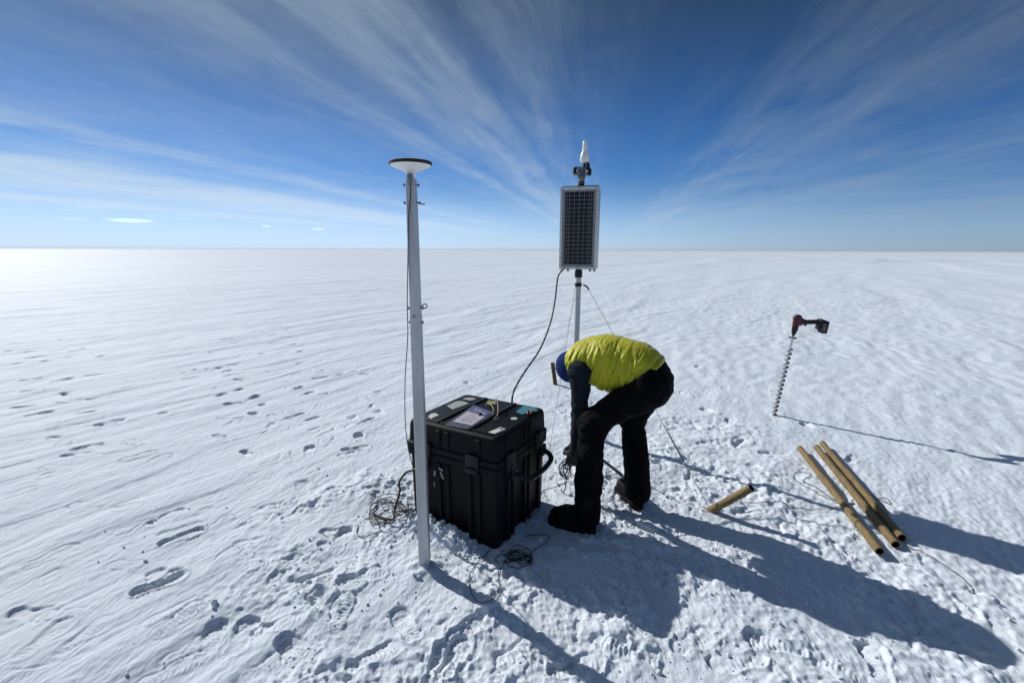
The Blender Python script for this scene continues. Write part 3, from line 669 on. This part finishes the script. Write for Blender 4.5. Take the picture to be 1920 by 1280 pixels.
def coil_points(c, rx, ry, n, lift, seed, amp=.25, step=16):
    R = random.Random(seed); pts = []; ox = oy = 0
    for k in range(n):
        a0 = R.uniform(0, 6.28); e = R.uniform(.65, 1.3); ph = R.uniform(0, 3.14); ax = rx * R.uniform(.55, 1.15); ay = ry * R.uniform(.55, 1.15)
        ox = R.gauss(0, amp) * rx; oy = R.gauss(0, amp) * ry; zl = R.uniform(0, lift)
        for i in range(step):
            a = 2 * pi * i / step; x = ax * cos(a + ph * .2); y = ay * sin(a)
            pts.append((c.x + ox + x, c.y + oy + y, zl * (.5 + .5 * sin(a + a0)) + R.uniform(0, .004)))
    return pts
def cable_antenna():
    tz = 1.93; m = MB()
    x, y = ANT.x, ANT.y
    pts = [(x, y - .028, tz - .05), (x + .002, y - .031, 1.84), (x - .012, y - .031, 1.72), (x - .021, y - .031, 1.55), (x - .03, y - .029, 1.40), (x - .035, y - .020, 1.30), (x - .040, y - .01, 1.20), (x - .062, y, 1.0), (x - .070, y, .80), (x - .067, y + .02, .65)]
    pts += [(x - .068, y + .10, .52), (x - .08, y + .22, .40), (x - .075, y + .28, .30), (x - .10, y + .31, .17), (x - .15, y + .33, .06)]
    c = at(728, 962)
    pts = spline(pts, 7)
    tail = ghs(coil_points(c, .115, .13, 8, .045, 5, .34), .004)
    ta = ghs([(c.x + .10, c.y + .1, .02)], .008)
    m.tube(pts + spline([pts[-1]] + ta + tail + ghs([(c.x - .11, c.y - .05, 0), (c.x - .135, c.y - .17, 0), (c.x - .09, c.y - .25, 0), (c.x + .02, c.y - .2, 0)], .003), 3)[1:], .0023, 6)
    tag(m.build('antenna_cable', MT['cable'], None), 'thin black cable hanging down the disc antenna pole into a tangle on the snow', 'cable')
    # short thick cable from case socket round its left corner
    m = MB(); s = case_pt(-CASE_D / 2 - .05, .165, .38)
    p2 = case_pt(-CASE_D / 2 - .07, .26, .34); p3 = case_pt(-CASE_D / 2 - .06, .335, .25); p4 = case_pt(-CASE_D / 2 - .02, .37, .17); p5 = case_pt(-CASE_D / 2 - .04, .40, .05)
    m.tube(spline([s, p2, p3, p4, p5, gz(735, 985, .02), gz(700, 965, .01)], 8), .007, 8)
    tag(m.build('power_cable', MT['cable'], None), 'thicker black cable leaving the front of the black case behind the pole', 'cable')
    m = MB(); c = at(968, 1046)
    tail = ghs(coil_points(c, .066, .08, 8, .03, 9, .3), .004)
    loop = [(905, 1012), (880, 1085), (893, 1135), (918, 1142), (936, 1110), (934, 1080), (945, 1060)]
    lp = ghs([at(*q) for q in [(940, 985), (915, 1030)] + loop[1:]], .004)
    end = ghs([at(*q) for q in ((1000, 1030), (1028, 1012), (1022, 1000), (985, 1005))], .004)
    P_ = spline([(p[0], p[1], 0) for p in lp], 10); lp = ghs(P_, .006)
    m.tube(lp + spline([lp[-1]] + tail + end, 4)[1:], .0019, 6)
    tag(m.build('cable_coil', MT['cable'], None), 'thin black cable bundle coiled in the shadow at the front corner of the case', 'cable')
cable_antenna()

# ------------------------------------------------------------------ solar mast
def build_mast():
    t = thing('solar_mast', 'pale upright mast with a tall solar panel and white antenna on top', 'mast', MAST)
    MB().lathe([(.024, -.15), (.024, 1.38)], n=20).build('pole', MT['white_paint'], t)
    MB().lathe([(.030, 1.375), (.032, 1.38), (.032, 1.43), (.026, 1.435), (.026, 2.13), (.03, 2.135)], n=20).build('collar', MT['black_plastic'], t)
    yaw = radians(-17)                                  # front face turned a little to the left
    R = Matrix.Rotation(yaw, 3, 'Z'); z0, z1 = 1.445, 2.09; zc = (z0 + z1) / 2; W = .305; Hh = z1 - z0
    for kind, ang, off in (('front', yaw, -.060), ('back', radians(24) + pi, -.095)):
        p = bpy.data.objects.new('solar_panel', None); COL.objects.link(p); p.parent = t; p.rotation_euler = (0, 0, ang); p.location = (.075 if kind == 'back' else 0, 0, 0); p.empty_display_size = .1
        fr = MB(); y = off
        for sx in (-1, 1): fr.box((sx * (W / 2 - .010), y, zc), (.020, .036, Hh), bev=.002)
        for sz in (-1, 1): fr.box((0, y, zc + sz * (Hh / 2 - .011)), (W - .0405, .0355, .022), bev=.002)
        fr.build('panel_frame', MT['frame'], p)
        MB().box((0, y - .006, zc), (W - .042, .012, Hh - .046)).build('backsheet', MT['backsheet'], p)
        ce = MB(); nx, ny = 4, 18; ix = W - .075; iz = Hh - .075
        wx = [.16, .34, .34, .16]; x = -ix / 2
        for i in range(4):
            w = ix * wx[i]
            for j in range(ny):
                ce.box((x + w / 2, y - .0132, zc - iz / 2 + (j + .5) * iz / ny), (w - .0045, .0022, iz / ny - .004))
            x += w
        ce.build('solar_cells', MT['cells'], p, smooth=False)
        bb = MB(); x = -ix / 2
        for i in range(4):
            w = ix * wx[i]
            bb.box((x + w / 2, y - .0150, zc), (.0016, .0010, iz)); x += w
        bb.build('busbars', MT['busbar'], p, smooth=False)
        for sz in (-1, 1): MB().lathe([(.006, 0), (.006, .004)], (0, y - .0178, zc + sz * (Hh / 2 - .011)), (0, -1, 0), 10).build('bolt', MT['alu_dull'], p)
    # brackets between the panels
    for z in (z0 + .012, z1 - .012): MB().box((0, 0, z), (W * .8, .075, .012), R).build('bracket', MT['alu_dull'], t, smooth=False)
    MB().box((0, 0, z1 + .008), (.29, .06, .010), R, .003).build('top_plate', MT['alu_dull'], t, smooth=False)
    for x in (-.13, -.08, .10, .135): MB().box(R @ V((x, -.05, 0)) + V((0, 0, z0 - .008)), (.02, .015, .018), R).build('clip', MT['alu_dull'], t, smooth=False)
    # clamp block and antenna on top
    k = MB(); k.lathe([(.026, 2.12), (.026, 2.16), (.034, 2.165), (.034, 2.185), (.03, 2.19), (.03, 2.245)], n=18)
    for z in (2.195, 2.235):
        k.box((0, 0, z), (.12, .05, .022), None, .004)
        for x in (-.055, .055): k.lathe([(.009, 0), (.009, .07)], (x, -.035, z), (0, 1, 0), 8)
    k.build('clamp', MT['alu_dull'], t)
    for x, z in ((-.058, 2.215), (.060, 2.205), (.045, 2.25)): MB().box((x, -.02, z), (.024, .05, .05), None, .004).build('clamp_block', MT['black_plastic'], t)
    MB().lathe([(.011, 2.23), (.011, 2.305)], (.02, 0, 0), n=12).build('antenna_stub', MT['rubber'], t)
    MB().lathe([(.012, 0), (.030, .008), (.036, .03), (.035, .055), (.028, .075), (.020, .092), (.019, .125), (.017, .16), (.010, .172), (.002, .175)], (.02, 0, 2.275), n=24).build('whip_antenna', MT['white_plastic'], t)
    e = MB(); e.lathe([(.027, 1.30), (.030, 1.305), (.030, 1.325), (.027, 1.33)], n=18); e.tube([(.04, -.012, 1.315), (.07, -.025, 1.30), (.085, -.03, 1.275)], .007, 8); e.build('guy_ring', MT['black_plastic'], t)
build_mast()
def solar_cable():
    m = MB(); a = aty(1055, 506, 3.86); pts = [V((a.x + .02, a.y, a.z + .02)), a]
    for x, y, Y in ((1046, 520, 3.84), (1041, 560, 3.75), (1032, 605, 3.6), (1012, 655, 3.4), (985, 695, 3.2), (967, 725, 3.06)): pts.append(aty(x, y, Y))
    e = at(961, 750, CASE_H); pts.append(V((e.x, e.y, CASE_H + .03))); pts.append(V((e.x - .004, e.y - .02, CASE_H - .03)))
    m.tube(spline(pts, 8), .0068, 8)
    tag(m.build('solar_cable', MT['braid'], None), 'black braided cable sagging from the solar panel down to the case lid', 'cable')
solar_cable()

# ------------------------------------------------------------------ stakes and guy wires
def stick(name, a, b, r, matn, label, cat, group=None, hollow=True, n=20):
    a = V(a); b = V(b); L = (b - a).length; t = thing(name, label, cat, a, None, group); t.rotation_mode = 'QUATERNION'; t.rotation_quaternion = V((0, 0, 1)).rotation_difference((b - a).normalized())
    prof = []; k = 26; R = random.Random(int(a.x * 999)); 
    for i in range(k + 1): prof.append((r * (1 + .03 * sin(i * .9 + a.x * 7) + R.uniform(-.025, .025) + (.09 if i in (7, 15, 22) else 0)), L * i / k))
    if hollow:
        wall = .0055
        P = [(prof[0][0] - wall, .0)] + [(prof[0][0], 0.0)] + prof[1:-1] + [(prof[-1][0], L), (prof[-1][0] - wall, L)]
        MB().lathe(P, n=n, cap=False).build('shaft', MT[matn], t)
        ri = r - wall; MB().lathe([(ri * .96, .002), (ri * .96, L - .002)], n=n, cap=False).build('bore', MT['wood_dark'], t)
        MB().lathe([(ri, .035), (ri, .04)], n=n).build('bore_plug', MT['wood_dark'], t); MB().lathe([(ri, L - .04), (ri, L - .035)], n=n).build('bore_plug', MT['wood_dark'], t)
    else: MB().lathe(prof, n=n).build('shaft', MT[matn], t)
    return t
G_P = 'tan wooden poles lying on the snow'
for near, far, lb in (((1648, 1043), (1499, 847), 'tan wooden pole lying apart on the left of the other two'),
                      ((1678, 1030), (1530, 845), 'tan wooden pole in the middle, touching the right one'),
                      ((1690, 1017), (1541, 838), 'tan wooden pole on the right of the three on the snow')):
    a = at(*near); b = at(*far); stick('wooden_pole', (a.x, a.y, (.031)), (b.x, b.y, .033), .0225, 'wood', lb, 'pole', G_P)
# leaning peg on the right and dark peg behind the head
pb = at(1338, 957); pa = aty(1409, 914, 2.52)
peg = stick('anchor_peg', (pb.x - .06, pb.y + .01, -.035), tuple(pa), .0235, 'wood', 'short tan wooden peg driven slantwise into the snow, tip pointing right', 'peg')
q = at(1043, 722); qt = aty(1036, 680, 5.46)
stick('anchor_peg', (q.x + .008, q.y, -.12), (qt.x, qt.y, qt.z), .024, 'stake', 'dark wooden peg standing in the snow behind the blue beanie', 'peg', hollow=False)
def guy(pts, label, r=.0018, turn=None, m='wire'):
    t = thing('guy_wire', label, 'guy wire', pts[0], None, 'guy wires of the mast'); o = V(pts[0]); P = [V(p) - o for p in pts]
    MB().tube(spline(P, 6) if len(P) > 2 else P, r, 6).build('wire', MT[m], t)
    if turn:
        a = P[0].lerp(P[-1], turn[0]); b = P[0].lerp(P[-1], turn[1])
        d = (b - a).normalized(); s = d.orthogonal().normalized()
        k = MB()
        for sg in (-1, 1): k.tube([a + d * .02, a + d * .03 + s * sg * .007, b - d * .03 + s * sg * .007, b - d * .02], .0026, 6)
        k.tube([a - d * .03, a + d * .05], .0036, 6); k.tube([b - d * .05, b + d * .03], .0036, 6); k.build('turnbuckle', MT['alu_dull'], t)
    return t
top = MAST + V((.03, -.01, 1.315))
end = V((pb.x - .02, pb.y + .01, .01))
guy([MAST + V((.085, -.03, 1.275)), end], 'guy wire running past the person down to the slanted tan peg', .0016, (.70, .83), m='dark_cord')
guy([MAST + V((-.025, -.02, 1.315)), at(1021, 905) + V((0, 0, .01))], 'thin pale guy wire between the case and the bent person', .0016, m='cord')
guy([MAST + V((.0, .025, 1.31)), V((q.x, q.y, .12))], 'thin guy wire running back to the dark peg behind the person', .0016, m='cord')

# loose cords on the snow
def cord(pix, label, m='dark_cord', r=.002, name='cord', cat='cord', dz=.003):
    pts = ghs(spline([at(*p) for p in pix], 9), dz + .002); o = MB().tube(pts, r, 6).build(name, MT[m], None); return tag(o, label, cat)
cord([(1012, 925), (1025, 916), (1045, 912), (1062, 905), (1085, 900), (1125, 897), (1160, 899), (1205, 908), (1240, 925), (1275, 948)], 'thin dark cord on the snow running under the bent person', r=.0022)
cord([(1356, 940), (1400, 943), (1460, 947), (1510, 955), (1555, 956), (1578, 952), (1565, 945), (1530, 925), (1500, 905), (1487, 893), (1497, 883), (1520, 892), (1505, 903), (1530, 915), (1560, 938), (1600, 950)], 'tangled thin cord between the tan peg and the wooden poles', r=.0019)
cord([(1610, 920), (1640, 932), (1668, 945), (1660, 933), (1640, 938), (1655, 948), (1690, 1015), (1730, 1038), (1775, 1065), (1822, 1102), (1815, 1112), (1828, 1120)], 'thin cord trailing past the pole ends to the lower right', r=.0019)
# black loops by the hands, and the dark rod between the legs
m = MB(); c = V((.366, 2.86, .20)); R_ = random.Random(4)
for k in range(5):
    a0 = R_.uniform(0, 6); rx, rz = R_.uniform(.022, .036), R_.uniform(.03, .055); cx = c + V((R_.uniform(-.03, .012), R_.uniform(-.02, .02), R_.uniform(-.03, .03)))
    m.tube([cx + V((rx * cos(a), .015 * sin(a + a0), rz * sin(a))) for a in np.linspace(0, 2 * pi, 25)[:-1]], .0036, 7, closed=True)
m.tube(spline([c + V((-.01, 0, -.04)), V((.36, 2.86, .10)), V((.345, 2.87, .02)), gz(1045, 905, .005)], 6), .0036, 7)
tag(m.build('cord_bundle', MT['cable'], None), 'bundle of black cord loops held between the person\'s gloved hands', 'cord')
g0 = aty(1102, 840, 2.80); g1 = gz(1164, 891, .0)
m = MB(); d_ = (g1 - g0).normalized(); m.tube([g0, g1 - d_ * .1, g1 + d_ * .03], [.010, .011, .012], 10)
tag(m.build('hand_rod', MT['rubber'], None), 'black rod slanting to the snow between the person\'s legs', 'rod')

# ------------------------------------------------------------------ cordless drill with auger
def build_drill():
    a = (aty(1488, 626, DRILL.y - .07) - DRILL).normalized(); p = V((1, 0, 0)); p = (p - a * p.dot(a)).normalized()
    t = thing('cordless_drill', 'red and black cordless drill standing on a long auger bit in the snow', 'drill', DRILL)
    R = Matrix((p, a.cross(p), a)).transposed(); t.rotation_euler = R.to_euler()
    s = .98
    g = MB(); g.tube([(0, 0, -.15), (0, 0, .86)], .011, 10)
    au = g.build('auger_bit', MT['steel'], t)
    h = MB(); vs = []; fs = []; turns = 16; n = 18
    for i in range(turns * n + 1):
        th = 2 * pi * i / n; z = -.03 + .045 * i / n
        for r, dz in ((.006, -.003), (.028, -.0022), (.028, .0022), (.006, .003)): vs.append(V((r * cos(th), r * sin(th), z + dz)))
        if i: b = (i - 1) * 4; fs += [(b + j, b + (j + 1) % 4, b + 4 + (j + 1) % 4, b + 4 + j) for j in range(4)]
    h.add(vs, fs); h.build('flighting', MT['alu_dull'], au, angle=60)
    MB().lathe([(.010, .792), (.035, .794), (.036, .802), (.010, .805)], n=24).build('collar', MT['alu_dull'], t)
    MB().lathe([(.010, .805), (.012, .83), (.020, .835), (.022, .86), (.027, .875), (.027, .905), (.030, .908)], n=18).build('chuck', MT['black_plastic'], t)
    b = MB(); b.lathe([(.026, .905), (.030, .92), (.033, .95), (.034, .985), (.032, 1.005), (.026, 1.018), (.012, 1.021)], n=20); b.box((.022, 0, .958), (.062, .056, .074), None, .016, 3)
    b.build('drill_body', MT['red_tool'], t)
    k = MB()
    for i in range(4): k.box((.0, 0, .972 + i * .009), (.0695, .04, .004))
    k.build('vent', MT['black_plastic'], t, smooth=False)
    hm = MB(); hm.tube(spline([(.05, 0, .958), (.10, 0, .957), (.15, 0, .963), (.215, 0, .968)], 6), [.026] * 4 + [.021] * 8 + [.022] * 6 + [.028], 14); hm.build('grip', MT['rubber'], t)
    MB().box((.088, 0, .932), (.022, .018, .024), None, .006).build('trigger', MT['red_tool'], t)
    bt = MB(); bt.box((.226, 0, .945), (.05, .066, .10), None, .010, 2); bt.box((.262, 0, .925), (.055, .075, .12), None, .010, 2); ba = bt.build('battery', MT['black_plastic'], t)
    MB().box((.245, -.0365, .925), (.035, .006, .07), None, .002).build('battery_label', MT['battery_grey'], ba)
build_drill()

# ------------------------------------------------------------------ light and sky
def build_light():
    sd = bpy.data.lights.new('sun', 'SUN'); sd.energy = 5.0; sd.angle = radians(.53); sd.color = (1.0, .98, .945)
    so = bpy.data.objects.new('sun', sd); COL.objects.link(so); so.rotation_mode = 'QUATERNION'; so.rotation_quaternion = V((0, 0, 1)).rotation_difference(SUNV)
    w = bpy.data.worlds.new('World'); sc.world = w; w.use_nodes = True; nt = w.node_tree; N = nt.nodes; L = nt.links
    bg = N['Background']; bg.inputs['Strength'].default_value = .08
    sky = N.new('ShaderNodeTexSky'); sky.sky_type = 'NISHITA'; sky.sun_disc = False; sky.sun_elevation = SUN_EL; sky.sun_rotation = pi / 2 - SUN_AZ
    sky.altitude = 2500; sky.air_density = 1.0; sky.dust_density = .35; sky.ozone_density = 2.2
    tc = N.new('ShaderNodeTexCoord'); sep = N.new('ShaderNodeSeparateXYZ'); L.new(tc.outputs['Generated'], sep.inputs[0])
    def math(op, a, b=None, c=None, clamp=False):
        n = N.new('ShaderNodeMath'); n.operation = op; n.use_clamp = clamp
        for i, q in enumerate((a, b, c)):
            if q is None: continue
            if isinstance(q, (int, float)): n.inputs[i].default_value = q
            else: L.new(q, n.inputs[i])
        return n.outputs[0]
    def ramp(v, pts, interp='EASE'):
        r = N.new('ShaderNodeValToRGB'); cr_ = r.color_ramp; cr_.interpolation = interp
        while len(cr_.elements) < len(pts): cr_.elements.new(.5)
        for e, (p_, c_) in zip(cr_.elements, pts): e.position = p_; e.color = (c_, c_, c_, 1)
        L.new(v, r.inputs[0]); return r.outputs[0]
    def mapr(v, a, b, c=0.0, d=1.0):
        n = N.new('ShaderNodeMapRange'); n.interpolation_type = 'SMOOTHSTEP'; L.new(v, n.inputs[0])
        for i, q in enumerate((a, b, c, d)): n.inputs[i + 1].default_value = q
        return n.outputs[0]
    CA = radians(11.0)                                # the cirrus bands run 11 degrees right of straight ahead
    u_ = math('SUBTRACT', math('MULTIPLY', sep.outputs[0], cos(CA)), math('MULTIPLY', sep.outputs[1], sin(CA)))
    v_ = math('ADD', math('MULTIPLY', sep.outputs[0], sin(CA)), math('MULTIPLY', sep.outputs[1], cos(CA)))
    zz = math('MAXIMUM', sep.outputs[2], .012)
    u = math('DIVIDE', u_, zz); v = math('DIVIDE', v_, zz)
    def comb(x, y, z=0.0):
        c = N.new('ShaderNodeCombineXYZ')
        for i, q in enumerate((x, y, z)):
            if isinstance(q, (int, float)): c.inputs[i].default_value = q
            else: L.new(q, c.inputs[i])
        return c.outputs[0]
    def noise(vec, scale, det=5, rough=.55, dist=0.0):
        n = N.new('ShaderNodeTexNoise'); n.inputs['Scale'].default_value = scale; n.inputs['Detail'].default_value = det; n.inputs['Roughness'].default_value = rough; n.inputs['Distortion'].default_value = dist
        L.new(vec, n.inputs['Vector']); return n.outputs['Fac']
    az = math('ARCTAN2', sep.outputs[0], sep.outputs[1])
    phi = math('MULTIPLY_ADD', math('ARCTAN2', u, 1.0), 1 / pi, .5)     # 0 = far left of the bands, 1 = far right
    P = lambda deg: deg / 180 + .5
    wob = math('MULTIPLY_ADD', noise(comb(u, v), .35, 3), .5, -.25)
    ab = math('ABSOLUTE', u); ash = math('MULTIPLY', math('SIGN', u), math('LOGARITHM', math('ADD', ab, math('SQRT', math('MULTIPLY_ADD', ab, ab, 1.0))), 2.71828))
    ashw = math('ADD', ash, math('MULTIPLY', wob, .25))
    phw = math('ADD', phi, math('MULTIPLY_ADD', noise(comb(ash, math('MULTIPLY', v, .5)), .9, 4), .004, -.002))
    cov = ramp(phw, [(0, .35), (P(-87), .55), (P(-86), .30), (P(-84.9), .95), (P(-84.2), .45), (P(-83.2), .95), (P(-81.4), .88), (P(-80), .35), (P(-78.9), .30), (P(-77.7), .70), (P(-76.3), .28), (P(-69), .18), (P(-64), .30), (P(-60), .62), (P(-57), .34), (P(-52), .60), (P(-42), .62), (P(-36), .34), (P(-30), .44), (P(-12), .26), (P(2), .12), (P(16), .02), (P(36), .12), (P(50), .46), (P(60), .56), (P(66), .40), (P(75), .52), (P(80), .36), (P(83.5), .50), (1, .30)])
    n1 = noise(comb(math('MULTIPLY', ashw, 4.2), math('MULTIPLY', v, .38)), 1.0, 6, .52, .5)
    n2 = noise(comb(math('MULTIPLY', ashw, 1.0), math('MULTIPLY', v, .06)), 17.0, 8, .62, .35)
    n3 = noise(comb(math('MULTIPLY', u, 1.3), math('MULTIPLY', v, .8)), 1.2, 10, .68, .8)
    st = math('ADD', math('MULTIPLY', n1, .46), math('ADD', math('MULTIPLY', n2, .28), math('MULTIPLY', n3, .26)))
    dens = math('MULTIPLY', mapr(math('MULTIPLY_ADD', cov, .30, st), .43, .84), math('MULTIPLY', math('MULTIPLY_ADD', cov, .74, .05), mapr(az, .6, -.9, .9, 1.25)))
    dens = math('MULTIPLY', dens, mapr(sep.outputs[2], .012, .06))
    # pale bank of cloud on the horizon, and scraps just above it
    hb = math('MULTIPLY', mapr(sep.outputs[2], .045, .0), math('MULTIPLY_ADD', noise(comb(math('MULTIPLY', az, 2.0), math('MULTIPLY', sep.outputs[2], 60)), 1.6, 5), .9, .1))
    lowb = mapr(az, .35, -.6)
    hb = math('MULTIPLY', hb, math('MULTIPLY_ADD', lowb, .5, .35))
    sc_n = noise(comb(math('MULTIPLY', az, 7.0), math('MULTIPLY', sep.outputs[2], 90)), 1.3, 5, .5)
    scr = math('MULTIPLY', mapr(sc_n, .55, .66), math('MULTIPLY', mapr(sep.outputs[2], .042, .052), mapr(sep.outputs[2], .074, .062)))
    scr = math('MULTIPLY', scr, math('MULTIPLY', lowb, .12))
    veil = math('ADD', math('MULTIPLY', mapr(az, .5, -1.0), math('MULTIPLY_ADD', n3, .30, .06)), math('MULTIPLY', mapr(sep.outputs[2], .15, .0), .62))
    for cx, cy, wa, wz, am in ((248, 414, .030, .0034, .9), (222, 412, .02, .0022, .4), (500, 424, .010, .003, .5), (597, 429, .012, .0026, .5), (140, 411, .02, .002, .3)):
        d_ = ray(cx, cy).normalized(); ga = math('DIVIDE', math('SUBTRACT', az, atan2(d_.x, d_.y)), wa); gz_ = math('DIVIDE', math('SUBTRACT', sep.outputs[2], d_.z), wz)
        rr_ = math('ADD', math('MULTIPLY', ga, ga), math('MULTIPLY', gz_, gz_)); pf = math('MULTIPLY', mapr(math('ADD', rr_, math('MULTIPLY_ADD', sc_n, 2.4, -1.2)), 1.3, .1), am * .85)
        scr = math('MAXIMUM', scr, pf)
    total = math('MAXIMUM', math('SUBTRACT', 1.0, math('MULTIPLY', math('SUBTRACT', 1.0, dens), math('MULTIPLY', math('SUBTRACT', 1.0, veil), math('SUBTRACT', 1.0, hb)))), scr, clamp=True)
    dot = N.new('ShaderNodeVectorMath'); dot.operation = 'DOT_PRODUCT'; L.new(tc.outputs['Generated'], dot.inputs[0]); dot.inputs[1].default_value = SUNV
    bright = mapr(dot.outputs['Value'], -.25, .85, 3.7, 8.3)
    bv = math('MULTIPLY', bright, mapr(sep.outputs[2], .30, .0, .92, 1.65)); bv = math('MULTIPLY', bv, math('MULTIPLY_ADD', scr, .75, 1.0))
    cc = N.new('ShaderNodeCombineColor'); L.new(math('MULTIPLY', bv, .70), cc.inputs[0]); L.new(math('MULTIPLY', bv, .89), cc.inputs[1]); L.new(math('MULTIPLY', bv, 1.12), cc.inputs[2])
    hs = N.new('ShaderNodeHueSaturation'); hs.inputs['Saturation'].default_value = 1.12
    tr_ = N.new('ShaderNodeValToRGB'); tr_.color_ramp.interpolation = 'EASE'
    for e, (p_, c_) in zip([tr_.color_ramp.elements[0], tr_.color_ramp.elements[1], tr_.color_ramp.elements.new(.5), tr_.color_ramp.elements.new(.2)], ((0, (.78, 1.15, 1.75, 1)), (.6, (.46, .66, 1.08, 1)), (.30, (.56, .80, 1.18, 1)), (.12, (.70, .93, 1.27, 1)))): e.position = p_; e.color = c_
    L.new(sep.outputs[2], tr_.inputs[0])
    ml = N.new('ShaderNodeMix'); ml.data_type = 'RGBA'; ml.blend_type = 'MULTIPLY'; ml.inputs[0].default_value = 1; L.new(sky.outputs[0], ml.inputs[6]); L.new(tr_.outputs[0], ml.inputs[7])
    L.new(ml.outputs[2], hs.inputs['Color'])
    mx = N.new('ShaderNodeMix'); mx.data_type = 'RGBA'; L.new(total, mx.inputs[0]); L.new(hs.outputs[0], mx.inputs[6]); L.new(cc.outputs[0], mx.inputs[7])
    L.new(mx.outputs[2], bg.inputs['Color'])
build_light()
def build_haze():
    m = bpy.data.materials.new('thin_haze'); m.use_nodes = True; nt = m.node_tree; N = nt.nodes
    N.remove(N['Principled BSDF']); pv = N.new('ShaderNodeVolumePrincipled'); pv.inputs['Color'].default_value = (.90, .94, .98, 1); pv.inputs['Density'].default_value = .00035; pv.inputs['Anisotropy'].default_value = .2
    nt.links.new(pv.outputs[0], N['Material Output'].inputs['Volume'])
    o = MB().box((0, 0, .6), (16000, 16000, 5.2)).build('haze', m, None, smooth=False); tag(o, kind='stuff')
build_haze()
vs_ = sc.view_settings; vs_.view_transform = 'Standard'; vs_.look = 'None'; vs_.exposure = -0.28; vs_.gamma = 1.0
